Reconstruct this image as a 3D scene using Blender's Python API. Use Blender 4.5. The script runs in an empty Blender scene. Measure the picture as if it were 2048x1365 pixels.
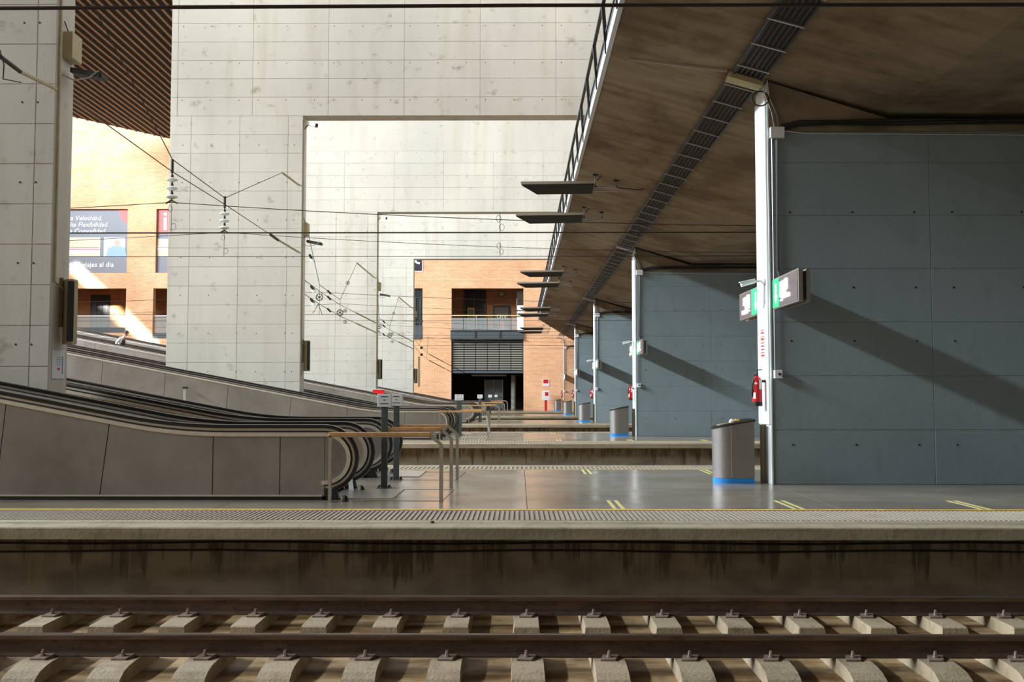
import bpy, bmesh, math, random
from mathutils import Vector, Matrix
random.seed(7)
S = bpy.context.scene
COL = S.collection
PI = math.pi

# ------------------------------------------------------------------ camera
F = 1991.0
PITCH = math.atan(108 / F); YAW = math.atan(14 / F)
cd = bpy.data.cameras.new('camera'); cam = bpy.data.objects.new('camera', cd); COL.objects.link(cam)
cd.sensor_width = 36; cd.lens = 36 * F / 2048; cd.clip_end = 400
cam.location = (0, 0, 1.4); cam.rotation_euler = (PI / 2 + PITCH, 0, YAW)
S.camera = cam
# ------------------------------------------------------------------ world, added area lights, exposure
w = bpy.data.worlds.new('sky'); S.world = w; w.use_nodes = True
bg = w.node_tree.nodes['Background']; bg.inputs[0].default_value = (1.0, 0.975, 0.94, 1); bg.inputs[1].default_value = 0.72
# assumed, unseen clerestory band along the far left: bare area light, no window modelled
sl = bpy.data.lights.new('assumed_clerestory_light', 'AREA'); strip_ob = bpy.data.objects.new('assumed_clerestory_light', sl); COL.objects.link(strip_ob)
sl.shape = 'RECTANGLE'; sl.size = 86; sl.size_y = 2.6; sl.energy = 138000; sl.color = (0.84, 0.95, 1.0)
strip_ob.location = (-58, 32, 31.5)
strip_ob.rotation_euler = Matrix(((0, .4, -.9165), (1, 0, 0), (0, -.9165, -.4))).to_euler()   # local -Z points into the hall (+X, down), local X runs along it
# assumed roof slot, not modelled: narrow area light added to streak the far brick wall
al = bpy.data.lights.new('assumed_sun_slot', 'AREA'); ao = bpy.data.objects.new('assumed_sun_slot', al); COL.objects.link(ao)
al.shape = 'RECTANGLE'; al.size = 0.5; al.size_y = 11; al.spread = math.radians(3); al.energy = 330; al.color = (1, 0.93, 0.8)
S.view_settings.view_transform = 'Standard'; S.view_settings.look = 'None'
S.view_settings.exposure = 0.62; S.view_settings.gamma = 1; S.view_settings.use_curve_mapping = False

# ------------------------------------------------------------------ helpers
def ray(x, y):
    u = (x - 1024) / F; v = (682.5 - y) / F
    d = (u, math.cos(PITCH) - v * math.sin(PITCH), math.sin(PITCH) + v * math.cos(PITCH))
    c, s = math.cos(YAW), math.sin(YAW)
    return Vector((d[0] * c - d[1] * s, d[0] * s + d[1] * c, d[2]))
def at(x, y, Y):
    d = ray(x, y); return Vector((0, 0, 1.4)) + d * (Y / d[1])

class MB:
    def __init__(s): s.v = []; s.f = []
    def add(s, vs, fs):
        n = len(s.v); s.v += [tuple(v) for v in vs]; s.f += [tuple(i + n for i in f) for f in fs]; return s
    def box(s, x0, x1, y0, y1, z0, z1):
        return s.add([(x0,y0,z0),(x1,y0,z0),(x1,y1,z0),(x0,y1,z0),(x0,y0,z1),(x1,y0,z1),(x1,y1,z1),(x0,y1,z1)],
              [(0,3,2,1),(4,5,6,7),(0,1,5,4),(1,2,6,5),(2,3,7,6),(3,0,4,7)])
    def prism(s, poly, axis, a, b):
        # poly: 2D points; axis 'x': (y,z), 'y': (x,z), 'z': (x,y)
        def P(p, t):
            return {'x': (t, p[0], p[1]), 'y': (p[0], t, p[1]), 'z': (p[0], p[1], t)}[axis]
        n = len(poly)
        vs = [P(p, a) for p in poly] + [P(p, b) for p in poly]
        fs = [tuple(range(n - 1, -1, -1)), tuple(range(n, 2 * n))] + [(i, (i + 1) % n, n + (i + 1) % n, n + i) for i in range(n)]
        return s.add(vs, fs)
    def sweep(s, pts, prof, up=Vector((0, 0, 1)), closed=False, side=None):
        # prof: list of (side, up) offsets
        pts = [Vector(p) for p in pts]; n = len(pts); m = len(prof); vs = []
        for i, p in enumerate(pts):
            a = pts[max(i - 1, 0)]; b = pts[min(i + 1, n - 1)]
            if closed: a = pts[(i - 1) % n]; b = pts[(i + 1) % n]
            t = (b - a).normalized()
            sd = t.cross(up)
            if sd.length < 1e-4: sd = t.cross(Vector((0, 1, 0)))
            if sd.length < 1e-4: sd = Vector((1, 0, 0))
            if side is not None: sd = side.copy()
            sd.normalize(); u = sd.cross(t).normalized()
            vs += [p + sd * q[0] + u * q[1] for q in prof]
        fs = []
        for i in range(n if closed else n - 1):
            j = (i + 1) % n
            for k in range(m):
                l = (k + 1) % m
                fs.append((i * m + k, j * m + k, j * m + l, i * m + l))
        if not closed: fs += [tuple(range(m)), tuple(range((n - 1) * m + m - 1, (n - 1) * m - 1, -1))]
        return s.add(vs, fs)
    def tube(s, pts, r, n=6, up=Vector((0, 0, 1)), closed=False):
        return s.sweep(pts, [(r * math.cos(2 * PI * i / n), r * math.sin(2 * PI * i / n)) for i in range(n)], up, closed)
    def lathe(s, prof, o, n=16, axis=Vector((0, 0, 1))):
        # prof: (r, h) from bottom to top
        q = axis.to_track_quat('Z', 'Y'); o = Vector(o); vs = []
        for r, h in prof:
            vs += [o + q @ Vector((r * math.cos(2 * PI * i / n), r * math.sin(2 * PI * i / n), h)) for i in range(n)]
        fs = [(a * n + i, a * n + (i + 1) % n, (a + 1) * n + (i + 1) % n, (a + 1) * n + i) for a in range(len(prof) - 1) for i in range(n)]
        fs += [tuple(range(n - 1, -1, -1)), tuple(range((len(prof) - 1) * n, len(prof) * n))]
        return s.add(vs, fs)
    def mesh(s, name, mat, smooth=False):
        me = bpy.data.meshes.new(name); me.from_pydata(s.v, [], s.f); me.materials.append(mat)
        bm = bmesh.new(); bm.from_mesh(me); bmesh.ops.recalc_face_normals(bm, faces=bm.faces); bm.to_mesh(me); bm.free()
        if smooth:
            for p in me.polygons: p.use_smooth = True
            try: me.set_sharp_from_angle(angle=math.radians(38))
            except Exception: pass
        return me
    def build(s, name, mat, parent=None, smooth=False, bevel=0):
        o = bpy.data.objects.new(name, s.mesh(name, mat, smooth)); COL.objects.link(o)
        if parent is not None: o.parent = parent; o.matrix_parent_inverse = Matrix.Translation(parent.location).inverted() if parent.parent is None else Matrix.Identity(4)
        if bevel:
            b = o.modifiers.new('bevel', 'BEVEL'); b.width = bevel; b.segments = 2; b.limit_method = 'ANGLE'
        return o
def tag(o, label=None, cat=None, group=None, kind=None):
    if label: o['label'] = label
    if cat: o['category'] = cat
    if group: o['group'] = group
    if kind: o['kind'] = kind
    return o
def thing(name, label, cat, loc=(0, 0, 0), group=None):
    o = bpy.data.objects.new(name, None); COL.objects.link(o); o.location = loc; o.empty_display_size = 0.1
    return tag(o, label, cat, group)
def copy_tree(o, d, label=None, parent=None):
    c = o.copy(); COL.objects.link(c)
    if parent is None:
        c.location = Vector(o.location) + Vector(d)
        if label: c['label'] = label
    else: c.parent = parent
    for ch in list(o.children): copy_tree(ch, d, None, c)
    return c
ORD = ['nearest', 'second', 'third', 'fourth', 'fifth']
P = 18.1

# ------------------------------------------------------------------ materials
def mat(name): 
    m = bpy.data.materials.new(name); m.use_nodes = True
    return m, m.node_tree.nodes, m.node_tree.links, m.node_tree.nodes['Principled BSDF']
def plain(name, col, rough=0.5, metal=0.0, emit=0, noise=0.0, scale=20, bump=0.0):
    m, N, L, b = mat(name)
    b.inputs['Base Color'].default_value = (*col, 1); b.inputs['Roughness'].default_value = rough; b.inputs['Metallic'].default_value = metal
    if emit: b.inputs['Emission Color'].default_value = (*col, 1); b.inputs['Emission Strength'].default_value = emit
    if noise or bump:
        g = N.new('ShaderNodeNewGeometry'); t = N.new('ShaderNodeTexNoise'); t.inputs['Scale'].default_value = scale; t.inputs['Detail'].default_value = 5
        L.new(g.outputs['Position'], t.inputs['Vector'])
        if noise:
            r = N.new('ShaderNodeMapRange'); r.inputs['From Min'].default_value = .3; r.inputs['From Max'].default_value = .7
            r.inputs['To Min'].default_value = 1 - noise; r.inputs['To Max'].default_value = 1 + noise
            L.new(t.outputs['Fac'], r.inputs['Value'])
            v = N.new('ShaderNodeVectorMath'); v.operation = 'SCALE'; v.inputs[0].default_value = col
            L.new(r.outputs[0], v.inputs['Scale']); L.new(v.outputs[0], b.inputs['Base Color'])
        if bump:
            bp = N.new('ShaderNodeBump'); bp.inputs['Strength'].default_value = bump; bp.inputs['Distance'].default_value = .01
            L.new(t.outputs['Fac'], bp.inputs['Height']); L.new(bp.outputs[0], b.inputs['Normal'])
    return m
def ramp(N, L, src, stops):
    r = N.new('ShaderNodeValToRGB'); e = r.color_ramp.elements
    while len(e) < len(stops): e.new(0.5)
    for i, (p, c) in enumerate(stops): e[i].position = p; e[i].color = (*c, 1) if len(c) == 3 else c
    L.new(src, r.inputs['Fac']); return r
def surf(name, base, layers, rough=0.8, rvar=0.0, bump=0.15, bscale=30, metal=0.0, rnd=0.0, bdist=0.01, spec=None):
    """layers: (scale xyz, detail, lo, hi, colour multiplier) – noise patches multiplied onto the base colour"""
    m, N, L, b = mat(name)
    g = N.new('ShaderNodeNewGeometry'); cur = None
    rgb = N.new('ShaderNodeRGB'); rgb.outputs[0].default_value = (*base, 1); cur = rgb.outputs[0]
    for k, (sc, det, lo, hi, c) in enumerate(layers):
        mp = N.new('ShaderNodeMapping'); mp.inputs['Scale'].default_value = sc; mp.inputs['Location'].default_value = (k * 3.7, k * 1.9, k * 5.3)
        L.new(g.outputs['Position'], mp.inputs['Vector'])
        t = N.new('ShaderNodeTexNoise'); t.inputs['Scale'].default_value = 1; t.inputs['Detail'].default_value = det; t.inputs['Roughness'].default_value = .6
        L.new(mp.outputs[0], t.inputs['Vector'])
        r = ramp(N, L, t.outputs['Fac'], [(lo, (1, 1, 1)), (hi, c)])
        mx = N.new('ShaderNodeMix'); mx.data_type = 'RGBA'; mx.blend_type = 'MULTIPLY'; mx.inputs['Factor'].default_value = 1
        L.new(cur, mx.inputs['A']); L.new(r.outputs[0], mx.inputs['B']); cur = mx.outputs['Result']
    if rnd:
        oi = N.new('ShaderNodeObjectInfo'); r = N.new('ShaderNodeMapRange'); r.inputs['To Min'].default_value = 1 - rnd; r.inputs['To Max'].default_value = 1 + rnd * .6
        L.new(oi.outputs['Random'], r.inputs['Value']); v = N.new('ShaderNodeVectorMath'); v.operation = 'SCALE'
        L.new(cur, v.inputs[0]); L.new(r.outputs[0], v.inputs['Scale']); cur = v.outputs[0]
    L.new(cur, b.inputs['Base Color']); b.inputs['Metallic'].default_value = metal
    if spec is not None: b.inputs['Specular IOR Level'].default_value = spec
    t = N.new('ShaderNodeTexNoise'); t.inputs['Scale'].default_value = bscale; t.inputs['Detail'].default_value = 6; L.new(g.outputs['Position'], t.inputs['Vector'])
    if bump:
        bp = N.new('ShaderNodeBump'); bp.inputs['Strength'].default_value = bump; bp.inputs['Distance'].default_value = bdist
        L.new(t.outputs['Fac'], bp.inputs['Height']); L.new(bp.outputs[0], b.inputs['Normal'])
    b.inputs['Roughness'].default_value = rough
    if rvar:
        t2 = N.new('ShaderNodeTexNoise'); t2.inputs['Scale'].default_value = .9; t2.inputs['Detail'].default_value = 5; L.new(g.outputs['Position'], t2.inputs['Vector'])
        r = N.new('ShaderNodeMapRange'); r.inputs['From Min'].default_value = .3; r.inputs['From Max'].default_value = .7
        r.inputs['To Min'].default_value = rough - rvar; r.inputs['To Max'].default_value = rough + rvar
        L.new(t2.outputs['Fac'], r.inputs['Value']); L.new(r.outputs[0], b.inputs['Roughness'])
    return m
M = {}
M['portal'] = surf('pale_formwork_concrete', (.655, .622, .55), [((.25, .25, .12), 4, .35, .75, (.80, .80, .82)), ((1.6, 1.6, .15), 5, .5, .8, (.86, .83, .77)),
            ((2.2, 2.2, 2.6), 12, .60, .74, (.62, .58, .52)), ((9, 9, 9), 6, .6, .8, (.86, .85, .83))], .85, bump=.25, bscale=14, rnd=.035)
M['joint'] = plain('recessed_joint', (.42, .40, .36), .9, noise=.4, scale=3)
M['pier'] = surf('painted_grey_concrete', (.245, .305, .33), [((.5, .5, .5), 4, .4, .75, (.84, .85, .86)), ((3, 3, 1), 9, .55, .8, (.82, .82, .8)), ((14, 14, 14), 5, .6, .75, (.88, .88, .86))], .7, bump=.35, bscale=9, rnd=.02)
M['pier_edge'] = surf('pale_painted_edge', (.72, .76, .76), [((2, 2, 2), 5, .5, .8, (.85, .85, .85))], .6, bump=.1)
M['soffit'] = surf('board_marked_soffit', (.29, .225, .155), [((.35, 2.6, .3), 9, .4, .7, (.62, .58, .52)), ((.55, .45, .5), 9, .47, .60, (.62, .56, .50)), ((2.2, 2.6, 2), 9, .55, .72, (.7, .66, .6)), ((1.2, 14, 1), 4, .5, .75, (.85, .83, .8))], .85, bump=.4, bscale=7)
M['floor'] = surf('polished_concrete_floor', (.30, .262, .215), [((.35, .7, 1), 8, .4, .68, (.68, .64, .58)), ((1.2, 4, 1), 8, .5, .75, (.78, .74, .68)), ((5, 9, 5), 5, .6, .75, (.85, .83, .8))], .20, .07, bump=.03, bscale=4, rnd=.04)
M['coping'] = surf('worn_coping_concrete', (.36, .305, .22), [((1.2, 6, 6), 9, .45, .7, (.70, .68, .62)), ((9, 3, 3), 5, .52, .72, (.75, .73, .68)), ((.8, .8, 10), 6, .5, .7, (.8, .84, .8))], .85, bump=.5, bscale=22)
M['rib'] = surf('tactile_strip', (.36, .31, .245), [((3, 3, 3), 6, .5, .75, (.75, .73, .7))], .7, bump=.2)
M['rib_base'] = surf('tactile_groove', (.17, .145, .115), [((3, 3, 3), 6, .5, .75, (.75, .73, .7))], .85, bump=.2)
m, N, L, b = mat('stained_trench_wall')
g = N.new('ShaderNodeNewGeometry'); sp = N.new('ShaderNodeSeparateXYZ'); L.new(g.outputs['Position'], sp.inputs[0])
def nz(sc, det, loc=(0, 0, 0)):
    mp = N.new('ShaderNodeMapping'); mp.inputs['Scale'].default_value = sc; mp.inputs['Location'].default_value = loc; L.new(g.outputs['Position'], mp.inputs['Vector'])
    t = N.new('ShaderNodeTexNoise'); t.inputs['Scale'].default_value = 1; t.inputs['Detail'].default_value = det; t.inputs['Roughness'].default_value = .62; L.new(mp.outputs[0], t.inputs['Vector']); return t.outputs['Fac']
def mth(op, a, b_, c_=None):
    q = N.new('ShaderNodeMath'); q.operation = op
    for i_, v in enumerate((a, b_, c_)):
        if v is None: continue
        if isinstance(v, (int, float)): q.inputs[i_].default_value = v
        else: L.new(v, q.inputs[i_])
    return q.outputs[0]
def mixc(fac, A, B):
    q = N.new('ShaderNodeMix'); q.data_type = 'RGBA'; L.new(fac, q.inputs['Factor'])
    for nm_, v in (('A', A), ('B', B)):
        if isinstance(v, tuple): q.inputs[nm_].default_value = (*v, 1)
        else: L.new(v, q.inputs[nm_])
    return q.outputs['Result']
def step(v, lo, hi):
    q = N.new('ShaderNodeMapRange'); q.interpolation_type = 'SMOOTHSTEP'; q.inputs['From Min'].default_value = lo; q.inputs['From Max'].default_value = hi; L.new(v, q.inputs['Value']); return q.outputs[0]
base = mixc(step(nz((1.2, 1.2, 2.5), 9), .38, .66), (.29, .245, .175), (.17, .14, .10))
hz_ = mth('MULTIPLY_ADD', sp.outputs['Z'], .38, .20)   # water ran down from the coping
drip = step(mth('ADD', nz((5.5, 2, .45), 6, (3, 1, 0)), hz_), .56, .66)
col_ = mixc(mth('MULTIPLY', drip, .8), base, (.075, .058, .036))
tan = step(mth('ADD', nz((17, 2, .7), 3, (8, 5, 2)), mth('MULTIPLY', hz_, .6)), .57, .66)
col_ = mixc(mth('MULTIPLY', tan, .55), col_, (.30, .24, .155))
rust = step(nz((.9, 1, 1.4), 5, (1, 9, 4)), .56, .7)
col_ = mixc(mth('MULTIPLY', rust, .5), col_, (.17, .105, .05))
L.new(col_, b.inputs['Base Color']); b.inputs['Roughness'].default_value = .85
bp = N.new('ShaderNodeBump'); bp.inputs['Strength'].default_value = .4; bp.inputs['Distance'].default_value = .01; L.new(nz((22, 22, 22), 6), bp.inputs['Height']); L.new(bp.outputs[0], b.inputs['Normal'])
M['stained'] = m
M['bed'] = surf('muddy_track_slab', (.33, .22, .11), [((.9, 4, 1), 8, .42, .6, (.36, .27, .17)), ((.7, 1.2, 1), 6, .5, .65, (1.4, 1.45, 1.55)), ((6, 6, 6), 6, .5, .7, (.65, .6, .55))], .6, .2, bump=.5, bscale=12)
M['sleeper'] = surf('sleeper_concrete', (.37, .29, .195), [((5, 5, 5), 7, .5, .75, (.62, .57, .52)), ((26, 26, 5), 5, .55, .75, (.72, .68, .62))], .8, bump=.5, bscale=40, rnd=.12)
M['rail'] = surf('rusty_rail', (.085, .055, .042), [((1.5, 8, 8), 7, .45, .65, (1.7, 1.6, 1.5)), ((14, 14, 30), 5, .55, .7, (.5, .45, .42))], .55, .1, bump=.3, bscale=60, metal=.35)
M['rail_head'] = surf('worn_rail_head', (.17, .12, .095), [((2, 20, 20), 6, .5, .7, (.6, .55, .5))], .42, bump=.1, metal=.7)
M['clip'] = surf('rail_clip_steel', (.30, .22, .18), [((12, 12, 12), 5, .5, .7, (.6, .55, .5))], .6, bump=.2, metal=.3)
M['panel'] = surf('brushed_steel_cladding', (.30, .275, .255), [((1.1, 1.1, .9), 7, .4, .72, (.72, .69, .66)), ((6, 6, 6), 6, .55, .78, (.85, .82, .8))], .42, .06, bump=.02, bscale=60, metal=.55, rnd=.05)
M['inner'] = plain('inner_balustrade_panel', (.42, .33, .24), .4, .5, noise=.12, scale=3)
M['trim'] = plain('satin_deck_trim', (.66, .60, .52), .35, .6, noise=.08, scale=8)
M['rubber'] = plain('black_rubber', (.012, .011, .011), .28)
M['belt'] = plain('ribbed_belt', (.06, .055, .05), .5, .3)
M['steel'] = plain('brushed_stainless', (.52, .49, .46), .32, .9, noise=.08, scale=12)
M['bin'] = plain('bin_stainless', (.40, .385, .385), .40, 1.0, noise=.05, scale=15)
M['wood'] = plain('varnished_wood', (.52, .27, .11), .35, noise=.2, scale=6)
M['dark_green'] = plain('dark_green_grey_paint', (.065, .08, .078), .5, noise=.1, scale=10)
M['black'] = plain('black_plastic', (.01, .01, .01), .5)
M['cable'] = plain('black_cable', (.012, .012, .013), .6)
M['wire'] = plain('copper_wire_dark', (.035, .022, .02), .5, .4)
M['white'] = plain('white_plastic', (.78, .78, .80), .4)
M['cream'] = plain('cream_painted_metal', (.42, .35, .20), .5, noise=.1, scale=5)
M['brown'] = plain('brown_paint', (.22, .17, .10), .6)
M['conduit'] = plain('galvanised_conduit', (.50, .49, .52), .35, .8)
M['blue'] = plain('blue_plastic', (.02, .24, .66), .35)
M['red'] = plain('red_paint', (.62, .015, .02), .3)
M['redlit'] = plain('red_sign', (.85, .01, .01), .4)
M['yellow'] = plain('yellow_line_paint', (.80, .48, .05), .6, noise=.25, scale=9)
M['pale_yellow'] = plain('worn_yellow_mark', (.62, .55, .22), .6, noise=.3, scale=25)
M['glass_i'] = plain('glass_insulator', (.75, .80, .78), .1)
M['rail_grey'] = plain('dark_grey_railing', (.045, .05, .06), .45)
M['fascia'] = plain('galvanised_fascia', (.60, .60, .62), .5)
M['slat'] = plain('timber_slat', (.36, .23, .14), .6, noise=.12, scale=.6)
M['slat_back'] = plain('dark_slat_void', (.012, .009, .007), .9)
M['louvre'] = plain('louvre_blade', (.36, .34, .30), .5, .3)
M['beam'] = plain('slate_steel_beam', (.07, .085, .10), .5)
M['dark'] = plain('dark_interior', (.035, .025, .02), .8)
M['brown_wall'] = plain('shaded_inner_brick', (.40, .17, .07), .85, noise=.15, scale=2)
M['fin'] = plain('pale_lamp_casing', (.34, .29, .23), .5)
M['fin_dark'] = plain('lamp_underside', (.022, .02, .018), .8)
M['arch_floor'] = plain('outer_concrete', (.30, .28, .25), .8)
# brick
m, N, L, b = mat('orange_brick')
g = N.new('ShaderNodeNewGeometry'); sp = N.new('ShaderNodeSeparateXYZ'); L.new(g.outputs['Position'], sp.inputs[0])
cb = N.new('ShaderNodeCombineXYZ'); ad = N.new('ShaderNodeMath'); ad.operation = 'ADD'
L.new(sp.outputs['X'], ad.inputs[0]); L.new(sp.outputs['Y'], ad.inputs[1]); L.new(ad.outputs[0], cb.inputs['X']); L.new(sp.outputs['Z'], cb.inputs['Y'])
br = N.new('ShaderNodeTexBrick'); L.new(cb.outputs[0], br.inputs['Vector']); br.inputs['Scale'].default_value = 1
br.inputs['Brick Width'].default_value = .5; br.inputs['Row Height'].default_value = .13; br.inputs['Mortar Size'].default_value = .012
br.inputs['Color1'].default_value = (.80, .44, .235, 1); br.inputs['Color2'].default_value = (.70, .35, .17, 1); br.inputs['Mortar'].default_value = (.82, .60, .44, 1)
tn = N.new('ShaderNodeTexNoise'); tn.inputs['Scale'].default_value = .35; tn.inputs['Detail'].default_value = 6; L.new(g.outputs['Position'], tn.inputs['Vector'])
rp = ramp(N, L, tn.outputs['Fac'], [(.35, (.92, .9, .88)), (.7, (1.12, 1.15, 1.2))])
mx = N.new('ShaderNodeMix'); mx.data_type = 'RGBA'; mx.blend_type = 'MULTIPLY'; mx.inputs['Factor'].default_value = 1
L.new(br.outputs['Color'], mx.inputs['A']); L.new(rp.outputs[0], mx.inputs['B']); L.new(mx.outputs['Result'], b.inputs['Base Color']); b.inputs['Roughness'].default_value = .85
M['brick'] = m
# clear glass
m, N, L, b = mat('clear_glass'); b.inputs['Base Color'].default_value = (.9, .97, .95, 1); b.inputs['Roughness'].default_value = .03
b.inputs['Transmission Weight'].default_value = .0; b.inputs['Alpha'].default_value = .16; M['glass'] = m

# ------------------------------------------------------------------ setting: ground, unseen outer walls and roof, added to close the hall off from sky light
def struct(name, mb, m, **k): return tag(mb.build(name, m, **k), kind='structure')
struct('floor', MB().box(-60, 14, -12, 100, -1.25, -.84), M['bed'])
struct('wall_right', MB().box(14, 14.4, -12, 100, -1.2, 9), M['pier'])
struct('wall_front', MB().box(-36, 14.4, -12.4, -12, -1.2, 22), M['soffit'])
struct('wall_left', MB().box(-61, -60.4, -12, 100, -1.2, 20), M['brick'])
struct('ceiling', MB().box(-36, 14.4, -12.4, 15.6, 22, 22.4), M['soffit'])

# far brick wall with its openings
BY = 93.0
def rects_wall(x0, x1, z0, z1, holes, y0, y1):
    """front slab split around rectangular holes (x0,x1,z0,z1)"""
    xs = sorted({x0, x1} | {h[0] for h in holes} | {h[1] for h in holes}); zs = sorted({z0, z1} | {h[2] for h in holes} | {h[3] for h in holes})
    mb = MB()
    for i in range(len(xs) - 1):
        for j in range(len(zs) - 1):
            cx, cz = (xs[i] + xs[i+1]) / 2, (zs[j] + zs[j+1]) / 2
            if any(h[0] < cx < h[1] and h[2] < cz < h[3] for h in holes): continue
            mb.box(xs[i], xs[i+1], y0, y1, zs[j], zs[j+1])
    return mb
H_gate = (-6.33, .42, 0, 11.41); H_nar = (-12.2, -9.05, 6.6, 11.41)
H_w1 = (-48, -36.95, 7.25, 11.43); H_w2 = (-34.4, -24, 6.7, 11.43)
H_p1 = (-52, -36.95, 12.9, 18.98); H_p2 = (-34.25, -20, 12.9, 18.98)
wb = struct('wall_back', rects_wall(-60, 14.4, -1, 40, [H_gate, H_nar, H_w1, H_w2, H_p1, H_p2], BY, BY + .7), M['brick'])
# interior behind openings
MB().box(-60, 14, BY + 5, BY + 5.3, 7.2, 20).build('inner_wall', M['brown_wall'], wb)
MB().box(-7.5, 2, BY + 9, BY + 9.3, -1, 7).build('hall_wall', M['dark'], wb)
MB().box(-60, 14, BY + .7, BY + 9, 12.0, 12.3).build('upper_slab', M['brown_wall'], wb)
MB().box(-60, 14, BY + .7, BY + 9, 6.6, 7.2).build('balcony_slab', M['beam'], wb)
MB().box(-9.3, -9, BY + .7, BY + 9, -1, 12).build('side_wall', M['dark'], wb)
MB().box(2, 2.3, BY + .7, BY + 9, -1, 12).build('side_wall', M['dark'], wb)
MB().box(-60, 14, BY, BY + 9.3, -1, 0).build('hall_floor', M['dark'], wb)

# ------------------------------------------------------------------ concrete portals (left piers and beams)
XL, XR = -12.03, -7.45
def panels(parent, xs, zs, y, m, t=.014, gap=.006, name='panel'):
    cache = {}
    for i in range(len(xs) - 1):
        for j in range(len(zs) - 1):
            a, b = xs[i + 1] - xs[i], zs[j + 1] - zs[j]
            if a < .05 or b < .05: continue
            k = (round(a, 3), round(b, 3))
            if k not in cache:
                g2 = gap / 2; e = .006
                mb = MB(); 
                mb.add([(g2,0,g2),(a-g2,0,g2),(a-g2,0,b-g2),(g2,0,b-g2),(g2+e,-t,g2+e),(a-g2-e,-t,g2+e),(a-g2-e,-t,b-g2-e),(g2+e,-t,b-g2-e)],
                       [(0,1,5,4),(1,2,6,5),(2,3,7,6),(3,0,4,7),(4,5,6,7)])
                cache[k] = mb.mesh(name, m)
            o = bpy.data.objects.new(name, cache[k]); COL.objects.link(o); o.parent = parent
            o.location = (xs[i] - parent.location.x, y - parent.location.y + random.uniform(-.001, .001), zs[j] - parent.location.z)
def holes(xs, zs, y, r=.017):
    mb = MB()
    for x in xs:
        for z in zs:
            mb.lathe([(r, 0), (r, .004)], (x, y, z), 8, Vector((0, -1, 0)))
    return mb
for k in range(4):
    y0 = 15.72 + k * P; y1 = y0 + .62
    zt = [20, 21, 18, 18][k]
    LB = 11.02
    pt = thing('concrete_portal', ['pale board-formed concrete pier at left edge of the photo, nearest platform',
        'tall pale concrete portal on the second platform, largest beam across the top',
        'pale concrete portal on the third platform, seen through the largest one',
        'farthest pale concrete portal, framing the orange brick wall'][k], 'portal', (XR, y0, 0))
    core = MB().prism([(XL, 0), (XR, 0), (XR, LB), (13.95, LB), (13.95, zt), (XL, zt)], 'y', y0, y1)
    core.build('pier_and_beam', M['portal'], pt)
    # recessed joint backing seen between the panels
    MB().box(XL + .01, XR - .01, y0 - .004, y0 - .001, 0, LB).box(XL + .01, 8, y0 - .004, y0 - .001, LB, zt - .01).build('joint_backing', M['joint'], pt)
    zs = [0] + [LB - .655 * i for i in range(16, -1, -1)]
    xs = [XL, -11.3, -9.62, -7.95, XR]
    if k == 0: xs = [-9.9, -9.0, -7.76, XR]; zs = [1.0, 1.85, 2.5, 3.15, 3.8, 4.45, 5.1, 5.75, 6.4, 7.05, 7.7, 8.35, 9]
    panels(pt, xs, zs, y0, M['portal'])
    if k == 0: MB().box(XL, -9.9, y0 - .014, y0, 0, 11).box(-9.9, XR, y0 - .014, y0, 0, 1.0).box(-9.9, XR, y0 - .014, y0, 9, 11).build('plain_face', M['portal'], pt)
    if k:
        zz = [LB + .65 * i for i in range([0, 8, 5, 4][k] + 1)]
        panels(pt, [XL, -11.8, -9.2, -6.58, -3.96, -1.34, 1.28, 3.9], zz, y0, M['portal'])
        MB().box(3.9, 13.9, y0 - .014, y0, LB, zt).box(XL, 3.9, y0 - .014, y0, zz[-1], zt).build('plain_face', M['portal'], pt)
    hx = [XL + .45 + i for i in (0, .98, 1.96, 2.62, 3.6)] + [XR - .28]
    hz = [.9 + 1.3 * i for i in range(8)]
    mb = holes([h for h in hx if h < XR], hz, y0 - .014)
    if k:
        hx2 = []; q = XL + .4
        while q < 3.5: hx2 += [q, q + .98, q + 1.96]; q += 2.62
        mb2 = holes(hx2, [LB + .55 + 1.3 * i for i in range([0, 4, 3, 2][k])], y0 - .014); mb.add(mb2.v, mb2.f)
    tag(mb.build('tie_hole', M['black'], pt), kind='stuff')
    # conduit down the inner edge
    MB().tube([(XR + .03, y0 + .06, 10.9), (XR + .03, y0 + .06, 3.2), (XR + .06, y0 + .3, 3.12)], .022, 6).build('conduit', M['cream'], pt)

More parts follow.
